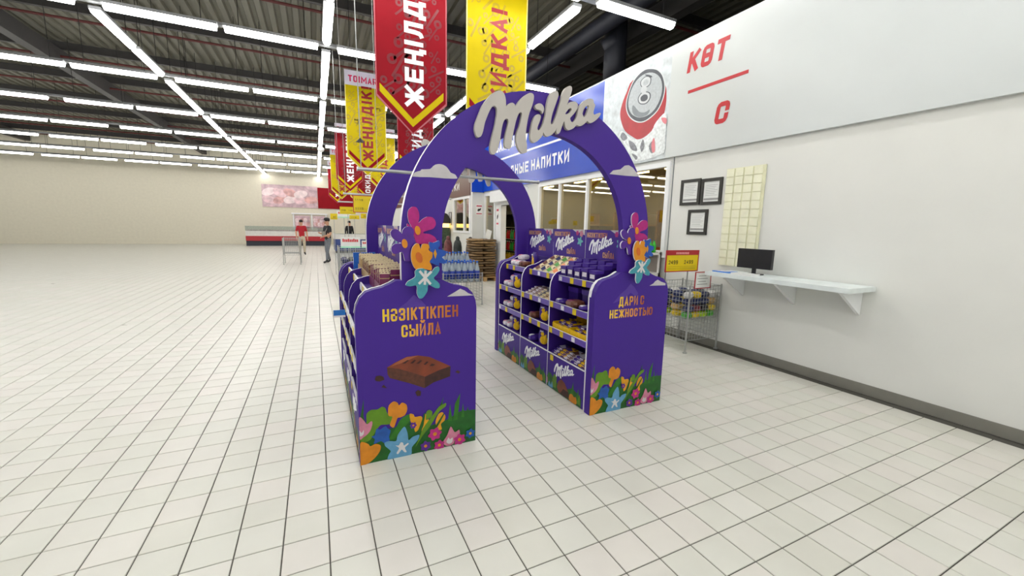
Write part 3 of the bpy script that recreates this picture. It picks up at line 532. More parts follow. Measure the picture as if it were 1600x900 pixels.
def print_mesh(name, shapes, dz=.00025, rounds=()):
    m = MB(); k = 0
    for n, pts in shapes: m.poly(list(pts) if (len(pts) < 5 or n.startswith('grass_dark') or n.startswith('choc')) else [(min(max(x,.001),SW-.001), max(z,.001)) for x, z in smooth(pts, 3, .4)], -dz*k, SN.index(n)); k += 1
    for n, (x, z), r in rounds:
        m.poly(flower_pts(x, z, r, 6, 36, .28, x*9), -dz*k, SN.index(n)); k += 1
        m.poly(ell(x, z, r*.28, r*.28, 10), -dz*k, SN.index('orange' if n != 'blue' else 'yellow')); k += 1
    return m.mesh(name, [SHADES[n] for n in SN])
def clampx(sh): return [(n, [(min(max(x, .001), SW-.001), max(z, .001)) for x, z in p]) for n, p in sh]
meadow_me = print_mesh('printed_meadow', clampx(MEADOW), rounds=ROUNDS)
KW = .578                    # meadow for the low panel of each bay, with its chocolate egg shape
kshapes = [('grass_dark',[(0,0),(0,.10),(.06,.15),(.14,.10),(.24,.07),(.36,.09),(.44,.13),(.55,.1),(.576,.08),(.576,0)]),
    ('grass_mid',[(.01,.02),(.03,.17),(.06,.05)]),('leaf',[(.08,.02),(.13,.16),(.18,.14),(.17,.03)]),('grass_mid',[(.40,.02),(.45,.19),(.47,.03)]),('grass_mid',[(.49,.02),(.53,.16),(.55,.02)]),('leaf',[(.51,.02),(.555,.12),(.565,.02)]),
    ('sky',[(.03,.01),(.05,.06),(.08,.03),(.1,.07),(.115,.01)]),('choc_top',[(.19,.05),(.21,.11),(.26,.15),(.32,.13),(.38,.07),(.40,.015),(.3,.005),(.22,.01)]),('choc_dark',[(.25,.01),(.3,.07),(.38,.07),(.40,.015),(.3,.005)]),
    ('orange',[(.40,.005),(.405,.06),(.44,.075),(.47,.06),(.50,.07),(.515,.03),(.5,.005)]),('pink',[(.0,.03),(.0,.10),(.018,.08),(.022,.03)])]
kick_me = print_mesh('printed_meadow', kshapes)
choc_me = print_mesh('printed_chocolate', CHOC)
tag_me = MB().box((-.003,-.026,-.026),(0,.026,.026)).mesh('price_tag', YEL)
tag_w = MB().box((-.003,-.024,-.02),(0,.024,.02)).mesh('price_tag', WHITE)

def make_stand(X0, label, right):
    t = thing('display_stand', label, 'display stand', (X0,.745,0))
    e = link('end_panel', prof_me, t); e2 = link('end_panel', prof_me, t, (0,1.915,0))
    tr = MB()
    for a, b in zip(PROF[1:], PROF[2:]):
        for y in (.070, ):
            tr.add([(a[0]-.003,y-.022,a[1]+.002),(b[0]-.001,y-.022,b[1]+.004),(b[0]-.001,y+.004,b[1]+.004),(a[0]-.003,y+.004,a[1]+.002)], [(0,1,2,3)])
    tr.build('edge_trim', WHITE, e)
    link('printed_meadow', meadow_me, e, (0,-.0006,0))
    if right:
        lettering('ДАРИ С', .268, .082, GOLD, e, (.242,-.0012,.900), bold=.04); lettering('НЕЖНОСТЬЮ', .458, .075, GOLD, e, (.154,-.0012,.803), bold=.04)
        MB().poly(PCLOUD2, -.0012).build('printed_cloud', CLOUD, e)
    else:
        lettering('НӘЗІКТІКПЕН', .488, .087, GOLD, e, (.16,-.0012,.920), bold=.04); lettering('СЫЙЛА', .256, .086, GOLD, e, (.273,-.0012,.811), bold=.04)
        link('printed_chocolate', choc_me, e, (0,-.0008,0))
        MB().poly(PCLOUD, -.0012).build('printed_cloud', CLOUD, e)
    MB().poly([(.18,.93),(.25,1.0),(.31,1.04),(.355,1.085),(.40,1.05),(.44,1.0),(.42,.97),(.36,1.01),(.29,.96)], -.0004).build('printed_mountain', M('print_pale_purple', (74,42,146), .42, var=.1, scale=12), e)
    for y in DIV: link('divider', div_me, t, (0,y,0))
    MB().box((.38,.08,0),(.40,1.91,1.2)).build('spine_board', PURPLE_D, t)
    MB().box((.02,.08,0),(SW-.02,1.91,.02)).build('base_board', PURPLE_D, t)
    lipm = LAV if right else M('white_price_rail', (222,220,232), .3)
    for bi, (y0, y1) in enumerate(BAYS):
        for side in (0, 1):
            for si, z in enumerate(SHELF):
                x0 = .10 if si == 3 else .012
                a, b = (x0, .38) if side == 0 else (.40, SW-x0)
                sh = MB().box((a,y0,z-.014),(b,y1,z-.001)).build('shelf', PURPLE_D, t)
                if si == 0: continue
                xl = a if side == 0 else b-.006
                lp = MB().box((xl-.004,y0,z-.042),(xl+.006,y1,z+.012)).build('shelf_lip', lipm, sh)
                MB().box((xl-.005,y0,z+.011),(xl+.007,y1,z+.014)).build('lip_edge', WHITE, sh)
                if side == 0:
                    n = {0: 2, 1: 3, 2: 3}[bi]
                    for q in range(n):
                        yy = y1-.04-(y1-y0-.1)*(q*.38)
                        link('price_tag', tag_me if (q+si+bi) % 4 != 1 else tag_w, sh, (xl-.005, yy, z-.016))
            xk = .008 if side == 0 else SW-.018
            kp = MB().box((xk,y0,.005),(xk+.01,y1,SHELF[0])).build('kick_panel', PURPLE, t)
            MB().box((xk-.003,y0,SHELF[0]),(xk+.013,y1,SHELF[0]+.006)).build('kick_edge', WHITE, kp)
            if side == 0:
                o = link('printed_meadow', kick_me, kp, (xk-.001, y1, .006), Q)
                o = link('script_logo', logo(.34, .0015, WT), kp, (xk-.002, (y0+y1)/2, .235), Q)
                if bi == 2: link('price_tag', tag_me, kp, (xk-.0015, y1-.08, SHELF[0]-.035))
    # header cards on the spine
    for bi, (y0, y1) in enumerate(BAYS):
        h = MB().box((.392,y0-.004,1.2),(.398,y1+.002,1.515)).build('header_card', PURPLE if bi else PURPLE, t)
        for f_, xx in ((Q,.3905),):
            link('script_logo', logo(.36, .0012, WT), h, (xx, (y0+y1)/2+.06, 1.375), f_)
            lettering('НӘЗІКТІКПЕН', .30, .05, COPPER, h, (xx, y1-.02, 1.44), f_, bold=.035)
            lettering('СЫЙЛА', .16, .055, COPPER, h, (xx, y1-.27, 1.262), f_, bold=.035)
            for q, (nme_, pts_, mt_) in enumerate((('printed_cloud',[(.36,.315),(.42,.29),(.50,.285),(.574,.26),(.574,.315)],CLOUD),('printed_flower',flower_pts(.52,.275,.035,5),SHADES['pink']),('printed_flower',flower_pts(.45,.28,.028,6),SHADES['magenta']),
                    ('printed_flower',flower_pts(.50,.20,.05,5,40,.5),M('print_aqua',(96,172,176),.45)),('printed_chocolate',[(.14,.0),(.17,.03),(.22,.035),(.26,.0)],SHADES['choc_top']))):
                MB().poly(pts_, -.0003*q).build(nme_, mt_, h, (xx, y1, 1.2)).rotation_euler.z = f_
    return t
standL = make_stand(.197, 'purple display stand with chocolate piece on its end panel', False)
standR = make_stand(1.972, 'purple display stand with open shelves facing the walkway', True)

# ================================================================ the two arches
AC, AZ, AR, Ar = 1.478, 1.44, 1.0, .74
def arch_outline():
    o = [(AC-AR,1.181)]+[(AC-AR*math.cos(t), AZ+AR*math.sin(t)) for t in (math.pi*i/48 for i in range(49))]+[(AC+AR,1.181)]
    n = [(AC+Ar,1.181)]+[(AC+Ar*math.cos(t), AZ+Ar*math.sin(t)) for t in (math.pi*i/48 for i in range(49))]+[(AC-Ar,1.181)]
    return o, n
oo, nn = arch_outline()
am = MB(); n = len(oo); rin = nn[::-1]
ARCH_T = .055
vs = [(x,0,z) for x, z in oo]+[(x,0,z) for x, z in rin]+[(x,ARCH_T,z) for x, z in oo]+[(x,ARCH_T,z) for x, z in rin]
fs, ms = [], []
for i in range(n-1):
    fs += [(i,n+i,n+i+1,i+1), (2*n+i,2*n+i+1,3*n+i+1,3*n+i), (i,i+1,2*n+i+1,2*n+i), (n+i,3*n+i,3*n+i+1,n+i+1)]; ms += [0,0,1,0]
fs += [(0,2*n,3*n,n), (n-1,2*n-1,4*n-1,3*n-1)]; ms += [0,0]
am.v = vs; am.f = fs; am.m = ms
arch_me = am.mesh('arch_board', [PURPLE, WHITE])
def arch(label, y, front):
    t = thing('display_arch', label, 'arch', (0,y,0))
    link('arch_board', arch_me, t)
    yl = -.018 if front else ARCH_T+.018
    lg = link('script_logo', logo(1.0, .025, LOGOW), t, (1.45 if front else 1.49, yl, 2.25), 0 if front else math.pi)
    lg['label'] = 'large off white script letters'
    if front:
        MB().poly(smooth(ACLOUD, 2, .4), -.0012).build('printed_cloud', CLOUD, t); MB().poly(ACLOUD2, -.0012).build('printed_cloud', CLOUD, t)
        FM = dict(pink=M('foam_magenta', (163,11,112), .45, var=.12, scale=40), purple=M('foam_violet', (70,20,132), .45, var=.12, scale=20), orange=M('foam_orange', (203,131,7), .45, var=.08, scale=20), blue=M('foam_blue', (7,68,158), .45, var=.15, scale=20), teal=M('foam_teal', (58,139,154), .5, var=.12, scale=40))
        CMAT = dict(pink='orange', purple='orange', orange='choc_light', blue='yellow', teal='white')
        for dx, dz in ((0,0),(1.762,.025)):
            for k, nme in enumerate(('pink','purple','blue','orange','teal')):
                ym = -.010-.012*k
                fl_ = MB().prism([(x+dx, z+dz) for x, z in smooth(FLOWERS[nme], 3, .4)], ym-.006, ym+.006, 0, 1).build('flower', [FM[nme], WHITE], t)
                cx, cz = FLC[nme]; cx += dx; cz += dz
                m = MB()
                if nme == 'teal':
                    for a in (.75, 2.25, 1.5):
                        c_, s_ = math.cos(a), math.sin(a); L, W = .055 if a != 1.5 else .045, .0075
                        m.prism([(cx+c_*L-s_*W, cz+s_*L+c_*W),(cx-c_*L-s_*W, cz-s_*L+c_*W),(cx-c_*L+s_*W, cz-s_*L-c_*W),(cx+c_*L+s_*W, cz+s_*L-c_*W)], ym-.008-a*.0005, ym-.006)
                elif nme == 'orange': m.prism(ell(cx, cz, .02, .035, 12, .3), ym-.0075, ym-.006)
                elif nme == 'blue': m.prism([(cx,cz+.03),(cx+.01,cz),(cx,cz-.03),(cx-.012,cz+.005)], ym-.0075, ym-.006)
                else: m.prism(ell(cx, cz, .017, .028, 14, .15), ym-.012, ym-.006)
                m.build('flower_center', SHADES[CMAT[nme]] if nme != 'orange' else M('foam_dark_orange',(186,92,14),.5,var=.15), fl_)
    return t
arch('front purple arch with script letters and flower clusters', .748, True)
arch('rear purple arch behind the front one, letters on its far side', 2.665, False)

# ================================================================ goods on the shelves
def C(n, rgb, r=.35, var=.12, sc=40): return M(n, rgb, r, var=var, scale=sc)
PK_PURPLE = C('wrapper_purple',(66,36,138)); PK_DEEP = C('wrapper_deep_purple',(44,22,102)); PK_WHITE = C('wrapper_white',(224,218,226)); PK_PINK = C('wrapper_pink',(226,132,158), var=.3); PK_YEL = C('wrapper_yellow',(242,196,22)); PK_CREAM = C('wrapper_cream',(226,212,172), var=.15)
PK_BROWN = C('wrapper_brown',(110,66,50), var=.3); PK_GREEN = C('wrapper_green',(74,152,50), var=.2); PK_NAVY = C('wrapper_navy',(40,44,92), var=.2); PK_ORANGE = C('wrapper_orange',(232,140,84), var=.2); PK_RED = C('wrapper_red',(170,24,44)); PK_MAROON = C('wrapper_maroon',(112,32,76), var=.25); PK_TAN = C('wrapper_tan',(176,146,96), var=.2)
def bar_mesh(c1, c2):
    m = MB().box((-.055,-.047,0),(.055,.047,.016),0)
    m.add([(-.054,-.040,.0164),(-.010,-.046,.0164),(.040,.046,.0164),(-.030,.044,.0164)], [(0,1,2,3)], 1); m.add([(.012,-.044,.0164),(.05,-.044,.0164),(.05,-.012,.0164),(.02,-.02,.0164)], [(0,1,2,3)], 2); m.box((-.0556,-.047,.002),(-.055,.0,.014),1)
    return m.mesh('chocolate_bar', [c1, c2, PK_BROWN])
def pouch_mesh():
    m = MB().blob((0,0,.085),(.026,.058,.085),12,8,0,.55)
    m.box((-.006,-.055,.155),(.006,.055,.175),0)
    m.blob((-.019,-.004,.060),(.012,.044,.050),12,6,1,.85); m.blob((-.019,.010,.118),(.011,.024,.026),10,6,1,1); m.blob((-.019,-.026,.104),(.010,.014,.018),8,6,1,1); m.box((-.0285,-.0,.140),(-.02,.036,.152),2)
    return m.mesh('pouch', [PK_PURPLE, PK_YEL, PK_WHITE])
def pack_mesh(c1, c2):
    m = MB().blob((0,0,.034),(.075,.05,.032),12,6,0,.6); m.blob((-.03,.01,.039),(.04,.032,.03),10,6,1,.7)
    return m.mesh('candy_pack', [c1, c2])
def box_mesh():
    m = MB().box((-.04,-.038,0),(.04,.038,.085),0); m.box((-.0415,-.028,.03),(-.04,.028,.06),1); m.box((-.043,-.041,.066),(.043,.041,.088),2)
    return m.mesh('gift_box', [PK_DEEP, PK_WHITE, PK_PURPLE])
BARS = [bar_mesh(PK_CREAM, PK_BROWN), bar_mesh(PK_CREAM, PK_NAVY), bar_mesh(PK_CREAM, PK_GREEN), bar_mesh(PK_CREAM, PK_ORANGE), bar_mesh(PK_WHITE, PK_BROWN), bar_mesh(PK_YEL, PK_PURPLE), bar_mesh(PK_PURPLE, PK_WHITE)]
POUCH, PACKP, PACKD, PACKM, GBOX = pouch_mesh(), pack_mesh(PK_WHITE, PK_PINK), pack_mesh(PK_PURPLE, PK_WHITE), pack_mesh(PK_BROWN, PK_MAROON), box_mesh()
def put(me, loc, label, cat, grp=None, rz=0, ry=0, rx=0, sc=None, name=None):
    o = link(name or me.name.split('.')[0], me, None, loc); o.rotation_euler = (rx, ry, rz)
    if sc: o.scale = sc
    return tag(o, label, cat, grp)
ZS = [z+.001 for z in (.34,.585,.83,1.072)]
nm = ['cream and brown','cream and navy','cream and green','cream and orange','white and brown']
# middle bay, top shelf: four leaning columns of bars
for c in range(4):
    for k in range(3):
        put(BARS[c], (2.130+.0885*k, 1.93-.118*c, ZS[3]+.028+.0485*k), '%s chocolate bar in the leaning columns on the middle top shelf'%nm[c], 'chocolate bar', 'bars in the %s column'%nm[c], sc=(.9,1,1)).rotation_euler = (0, -.5, 0)
# middle bay, second shelf: low piles
for c in range(5):
    for k in range(4):
        put(BARS[[4,4,1,0,3][c]], (2.062+.036*k, 1.955-.108*c, ZS[2]+.0005+.0170*k), 'wrapped chocolate bar in pile %s on the middle second shelf'%['nearest the rear divider','second from the rear divider','at the centre','second from the front divider','nearest the front divider'][c], 'chocolate bar', 'bar piles second shelf %d'%c).rotation_euler = (0, 0, .06*((c+k) % 3-1))
# front bay, top shelf: purple gift boxes in steps
for r in range(3):
    for c in range(5):
        put(GBOX, (2.13+.088*r, 1.40-.112*c, ZS[3]+.001), 'small purple gift box on the front top shelf, %s row, %s from the rear'%(['front','middle','back'][r], ORD[c]), 'gift box', 'gift boxes on the front top shelf', sc=(1,1.12,1.15+.36*r+.12*((c*3+r) % 2)))
# front bay, second shelf
bx = MB().box((-.09,-.075,0),(.09,.075,.15),0).box((-.096,-.08,.11),(.096,.08,.155),1).mesh('gift_box', [PK_DEEP, PK_PURPLE])
put(bx, (2.235,1.30,ZS[2]), 'large lidded purple gift box on the front second shelf, rear one', 'gift box'); put(bx, (2.235,1.08,ZS[2]), 'large lidded purple gift box on the front second shelf, nearer one', 'gift box')
put(PACKM, (2.06,1.14,ZS[2]), 'red brown sweet pack before the large gift boxes', 'candy pack', sc=(1,1.6,1)); put(PACKD, (2.05,1.33,ZS[2]), 'flat purple and white pack at the shelf edge', 'candy pack', sc=(.8,1.2,.7)); put(PACKD, (2.06,.97,ZS[2]), 'flat purple pack beside the front end panel', 'candy pack', sc=(.8,1.2,.7))
# front bay, third shelf: yellow trays; low shelf: bars
TRAYM = MB().box((-.14,-.14,0),(.14,.14,.008)).box((-.14,-.14,.008),(-.134,.14,.05)).box((.134,-.14,.008),(.14,.14,.09)).box((-.134,-.14,.008),(.134,-.134,.06)).box((-.134,.134,.008),(.134,.14,.06)).mesh('card_tray', PK_YEL)
for q, (yy, nme) in enumerate(((1.29,'rear'),(1.0,'front'))):
    put(TRAYM, (2.15,yy,ZS[1]), 'yellow card tray of bars on the front third shelf, %s one'%nme, 'tray')
    for k in range(4):
        for j in range(2): put(BARS[5 if (k+q) % 2 else 6], (2.08+.018*k, yy+.06-.115*j, ZS[1]+.012+.017*k), 'chocolate bar in the %s yellow tray'%nme, 'chocolate bar', 'bars in the %s yellow tray'%nme)
for c in range(5):
    for k in range(3): put(BARS[[6,5,4,6,5][c]], (2.07+.03*k, 1.39-.112*c, ZS[0]+.0005+.017*k), 'chocolate bar lying on the front lowest shelf', 'chocolate bar', 'bars on the front lowest shelf').rotation_euler = (0, 0, .05*(c%2))
# rear bay and middle bay: packs and pouches
W3 = {3:'top', 2:'second', 1:'third', 0:'lowest'}
for s in (3,2,1,0):
    xx = 2.175 if s == 3 else 2.085
    for k in range(3): put(PACKP, (xx+.06*(k%2), 2.56-.055*k, ZS[s]+.066*(k == 1)), 'white and pink sweet pack on the rear %s shelf'%W3[s], 'candy pack', 'pink packs on the rear %s shelf'%W3[s], rz=.3*(k == 1))
    if s < 3: put(POUCH, (2.06,2.29,ZS[s]), 'purple pouch with yellow figure standing on the rear %s shelf'%W3[s], 'pouch', rz=.62)
put(PACKM, (2.17,2.34,ZS[3]), 'dark purple sweet pack on the rear top shelf', 'candy pack'); put(POUCH, (2.24,2.24,ZS[3]), 'yellow fronted pouch at the end of the rear top shelf', 'pouch', rz=-.2)
for s in (1,0):
    put(POUCH, (2.06,1.66,ZS[s]), 'purple pouch with yellow figure standing on the middle %s shelf'%W3[s], 'pouch', rz=.62)
    put(PACKD if s == 0 else PACKM, (2.06,1.85,ZS[s]), 'sweet pack beside the pouch on the middle %s shelf'%W3[s], 'candy pack')
# ---- goods on the left stand: open cartons of upright bars on the top shelf
def carton(loc, n, cols, wrap, label, cat='carton'):
    t = thing('carton', label, cat, loc)
    w_, l_ = .21, .028*n+.012
    MB().box((0,0,0),(w_,l_,.006)).box((0,0,.006),(.004,l_,.07)).box((w_-.004,0,.006),(w_,l_,.07)).box((.004,0,.006),(w_-.004,.004,.07)).box((.004,l_-.004,.006),(w_-.004,l_,.07)).build('tray', PK_MAROON if wrap is PK_MAROON else PK_TAN, t)
    return t, w_, l_
ub = {}
def ubar(c):
    if c.name not in ub:
        m = MB().box((-.030,-.0075,0),(.030,.0075,.135),0)
        zz = [(-.031+.062*i/6, .141+(.007 if i % 2 else 0)) for i in range(7)]
        m.prism(zz+[(.031,.130),(-.031,.130)], -.0018, .0018, 1); m.box((-.0305,-.0082,.100),(.0305,.0082,.106),2)
        ub[c.name] = m.mesh('wafer_bar', [c, PK_CREAM, PK_TAN])
    return ub[c.name]
for ci, (yy, c, n, dzz, wd) in enumerate(((.88,PK_MAROON,9,0,'maroon'),(1.17,PK_MAROON,9,.0,'plum'),(1.50,PK_BROWN,9,.0,'brown'),(1.772,PK_BROWN,9,0,'dark brown'),(2.09,PK_TAN,9,.0,'tan'))):
    lab = ['nearest the front end panel','second from the front','in the middle','second from the rear','nearest the rear'][ci]
    t, w_, l_ = carton((.360,yy,ZS[3]), n, 2, c, 'open tan carton of upright wafer bars on the left stand, %s'%lab)
    for k in range(n):
        for j in range(3): put(ubar(c), (.360+.038+.066*j, yy+.020+.028*k, ZS[3]+.007), '%s wafer bar in the carton %s'%(wd, lab), 'wafer bar', 'bars in the carton '+lab, sc=(1, .9, 1+.07*((k*5+j*3) % 4-1))).rotation_euler = (.06*((k*7+j*2) % 3-1), 0, .12*((k+j) % 3-1))
for k in range(0): put(PACKD if k else PACKM, (.42+.1*k, 2.62, ZS[3]) if False else (.47, 2.29-.9*k, ZS[2]), 'sweet pack lying on the second shelf of the left stand', 'candy pack', 'packs on the left stand')
bl = MB().box((-.03,-.025,0),(.03,.025,.17),0).box((-.031,-.02,.05),(.031,.02,.12),1).mesh('blue_pack', [C('wrapper_blue',(24,96,190)), PK_WHITE])
for k in range(3): put(bl, (.36+.075*k, 2.50, ZS[3]), 'blue pack behind the cartons on the left stand', 'pack', 'blue packs on the left stand', name='wafer_pack')
for s in (0,1,2):
    for b in range(3):
        for k in range(2): put([PACKP,PACKD,PACKM][(s+b+k) % 3], (.305, 2.45-.6*b-.16*k, ZS[s]), 'sweet pack on the outer %s shelf of the left stand'%W3[s], 'candy pack', 'outer %s shelf packs left stand'%W3[s])
fg = thing('shelf_flag', 'blue and white shelf flag sticking out from the left stand', 'shelf flag', (.196,1.72,.80))
MB().box((-.09,-.003,-.02),(0,.003,.025)).build('flag', C('flag_blue',(30,110,190)), fg); MB().box((-.09,-.0035,-.035),(0,.0035,-.02)).build('flag_strip', WHITE, fg)

# ================================================================ hanging banners
YELB = M('banner_yellow', (202,180,0), .55, var=.04, scale=3, spec=.15); REDB = M('banner_red', (138,6,24), .55, var=.06, scale=3, spec=.15); DKR = M('banner_dark_red', (112,6,24), .4); OLV = M('banner_olive', (176,152,0), .4); HEADW = M('banner_header', (222,216,232), .4); PINKT = M('header_letters', (214,30,90), .4); REDL = M('banner_red_letters', (150,12,22), .4)
BW = .95
def banner(x, y, red, body, label):
    t = thing('hanging_banner', label, 'banner', (x,y,2.74), 0, 'sale banners')
    base, wm, ln, ltr = (REDB, DKR, YELB, WT) if red else (YELB, OLV, REDB, REDL)
    h = BW/2
    MB().prism([(-h,.44),(0,0),(h,.44),(h,2.46),(-h,2.46)], -.002, .002).build('cloth', base, t)
    m = MB(); m.poly([(-h+.05,.50),(0,.10),(0,.20),(-h+.05,.60)], -.0032); m.poly([(h-.05,.50),(0,.10),(0,.20),(h-.05,.60)], -.0032); m.build('chevron', ln, t)
    m = MB()
    for a, b in (((-h,.44),(0,0)),((0,0),(h,.44)),((-h,2.12),(-h,.44)),((h,.44),(h,2.12))):
        d = Vector((b[0]-a[0], b[1]-a[1])).normalized()*.018; m.poly([(a[0],a[1]),(b[0],b[1]),(b[0]*.965,b[1]+.02),(a[0]*.965,a[1]+.02)], -.0028)
    m.build('border', M('banner_border',(214,120,110) if red else (226,214,140),.4) if False else (M('border_pale_red',(176,84,94),.4) if red else M('border_pale_yellow',(232,222,140),.4)), t)
    pm = text_mesh('%', .19, .19, wm, stroke=.13)
    pn = 100000
    rr = random.Random(int(x*10)+int(y*7))
    mm = MB()
    for k in range(26):
        s = rr.uniform(.7,1.5); cx, cz = -h+.1+(k%4)*.22+rr.uniform(-.04,.04), .62+(k//4)*.22+rr.uniform(-.05,.05); a = rr.uniform(-.4,.4)
        if abs(cx) > h-.12: continue
        vs = [((p.co.x-.08)*s, (p.co.z-.08)*s) for p in pm.vertices]
        mm.add([(cx+u*math.cos(a)-v*math.sin(a), -.0027-.00002*(i//pn), cz+u*math.sin(a)+v*math.cos(a)) for i, (u, v) in enumerate(vs)], [tuple(p.vertices) for p in pm.polygons])
    mm.build('percent_signs', wm, t)['kind'] = 'stuff'
    lettering(body, 1.78 if len(body) > 8 else 1.5, .25, ltr, t, (.15, -.0036, .36), 0, bold=.04, turn=True)
    hd = MB().box((-h,-.004,2.12),(h,.004,2.46)).build('header', HEADW, t)
    lettering('TOIMART', .78, .15, PINKT, hd, (-.39,-.0052,2.2), bold=.04)
    [MB().cyl((q,0,2.46),(q,0,3.558),.004,4).build('cord', DARK, t) for q in (-.3,.3)]
    return t
BY = [4.0,9.4,15.3,20.8,25.6]
od = ['nearest','second','third','fourth','furthest']
for k, y in enumerate(BY):
    r = k % 2 == 0
    banner(1.262, y, r, 'ЖЕҢІЛДІК!', '%s sale banner with pointed end, %s of the left column'%('red' if r else 'yellow', od[k]))
    banner(2.49, y, not r, 'СКИДКА!', '%s sale banner with pointed end, %s of the right column'%('yellow' if r else 'red', od[k]))
RODM = M('aluminium_rod', (176,178,178), .35, metal=.5)
for k, (x0, x1, y) in enumerate(((.333,1.951,1.7),(.40,2.0,4.7),(.44,2.05,7.2))):
    t = thing('hanging_rod', 'grey rod hanging on cords %s'%['between the two arches','behind the rear arch below the nearest red banner','further along the aisle below the yellow banner'][k], 'rod', (x0,y,1.955))
    MB().cyl((0,0,0),(x1-x0,0,0),.014,10).build('rod', RODM, t); MB().cyl((-.012,0,0),(0,0,0),.018,10).cyl((x1-x0,0,0),(x1-x0+.012,0,0),.018,10).build('end_cap', RODM, t)
    MB().cyl((.02,0,.01),(.02-.03,.0,4.2),.004,5).build('cord', GREYM, t)
    c = MB()
    if k: c.cyl((x1-x0-.1,0,.01),(x1-x0-.1,0,4.2),.003,5)
    else: c.cyl((.145,0,.01),(.11,0,4.2),.002,5)
    c.build('cord', GREYM, t)
    if k == 0: MB().cyl((.02,0,.205),(.02,0,.235),.035,6,r2=.004).build('cord_weight', DARK, t)

# ================================================================ along the right wall
BLKF = M('dark_wood_frame', (34,32,28), .4, var=.2, scale=30); PAPER = M('certificate_paper', (226,228,226), .5, var=.03); GREYI = M('grey_ink', (150,150,150), .6)
for (y0, y1, z0, z1, lab) in ((2.495,2.166,1.877,2.227,'upper left one'),(2.151,1.833,1.872,2.213,'upper right one'),(2.33,2.012,1.476,1.813,'lower one')):
    t = thing('framed_certificate', 'dark framed certificate on the white wall, %s of three'%lab, 'picture frame', (WX,y0,z0), Q)
    wd, h = y0-y1, z1-z0; f = .04
    MB().box((0,-.02,0),(wd,0,f)).box((0,-.02,h-f),(wd,0,h)).box((0,-.02,f),(f,0,h-f)).box((wd-f,-.02,f),(wd,0,h-f)).build('frame', BLKF, t)
    MB().box((f,-.008,f),(wd-f,0,h-f)).build('paper', PAPER, t)
    m = MB()
    for k in range(7): m.box((f+.03,-.0095,h-f-.05-.022*k),(wd-f-.03-.02*(k%3),-.008,h-f-.046-.022*k))
    m.box((f+.01,-.0095,f+.02),(wd-f-.01,-.008,f+.045)); m.build('printed_lines', GREYI, t)
def wire_bin(loc, wd, dp, z0, z1, label, rz=0, grid=.05, zl=None, r=.0028, name='wire_bin', leg=.012):
    t = thing(name, label, 'wire bin', loc, rz)
    for x in (0, wd):
        for y in (0, dp):
            l = MB().cyl((x,y,0),(x,y,z1+.02),leg,8).build('leg', GREYM, t); MB().cyl((x,y,0),(x,y,.012),leg*2.2,8).build('foot', GREYM, l)
    def panel(a, b, zz0, zz1, nm_):
        m = MB(); a = Vector(a); b = Vector(b); L = (b-a).length; d = (b-a)/L
        n = max(2, round(L/grid)); k = max(2, round((zz1-zz0)/(grid)))
        for i in range(n+1):
            p = a+d*(L*i/n); m.cyl((p.x,p.y,zz0),(p.x,p.y,zz1),r,4)
        for j in range(k+1):
            z = zz0+(zz1-zz0)*j/k; q = r*(2 if j in (0,k) else 1); m.cyl((a.x,a.y,z),(b.x,b.y,z),q,4)
        m.build(nm_, GREYM, t)
    panel((0,0,0),(wd,0,0),z0,z1,'wire_panel'); panel((0,dp,0),(wd,dp,0),z0,z1,'wire_panel'); panel((0,0,0),(0,dp,0),z0,z1,'wire_panel'); panel((wd,0,0),(wd,dp,0),z0,z1,'wire_panel')
    m = MB(); n = max(2, round(wd/grid)); k = max(2, round(dp/grid)); zf = z0+.02 if zl is None else zl
    for i in range(n+1): m.cyl((wd*i/n,0,zf),(wd*i/n,dp,zf),r,4)
    for j in range(k+1): m.cyl((0,dp*j/k,zf),(wd,dp*j/k,zf),r,4)
    m.build('wire_shelf', GREYM, t)
    return t
wire_bin((4.125,1.69,0), .56, .62, .16, .84, 'wire promotion bin on legs heaped with packets by the wall', zl=.42)
rc = random.Random(3)
HEAP = [('navy',(34,44,92)),('green',(70,170,50)),('yellow',(236,200,40)),('maroon',(120,36,50)),('white',(222,222,220)),('lime',(170,210,40)),('pink',(226,150,160)),('blue',(40,90,170)),('tan',(206,170,110)),('black',(34,34,42))]
k = 0
for L, nrow in enumerate((3,3,3,3)):
    for i in range(4):
        for j in range(nrow):
            nme, c = HEAP[[(1,5,2,1,5,8,1,2,5,4),(2,8,3,2,0,8,3,2,9,0),(0,9,0,3,8,0,9,2,0,3),(0,9,4,0,2,9,0,6,4,0)][L][(k*7+i) % 10]]; k += 1
            m = MB().blob((0,0,0),(.064,.060,.042),10,6,0,.7).mesh('snack_packet', [C('packet_'+nme, c, .35, .3, 30)])
            put(m, (4.125+.078+.134*i+rc.uniform(-.005,.005), 1.69+.085+.17*j+rc.uniform(-.01,.01), .466+.086*L), '%s packet heaped in the wire bin by the wall'%nme, 'snack packet', nme+' packets in the wire bin', rz=rc.uniform(-.5,.5))
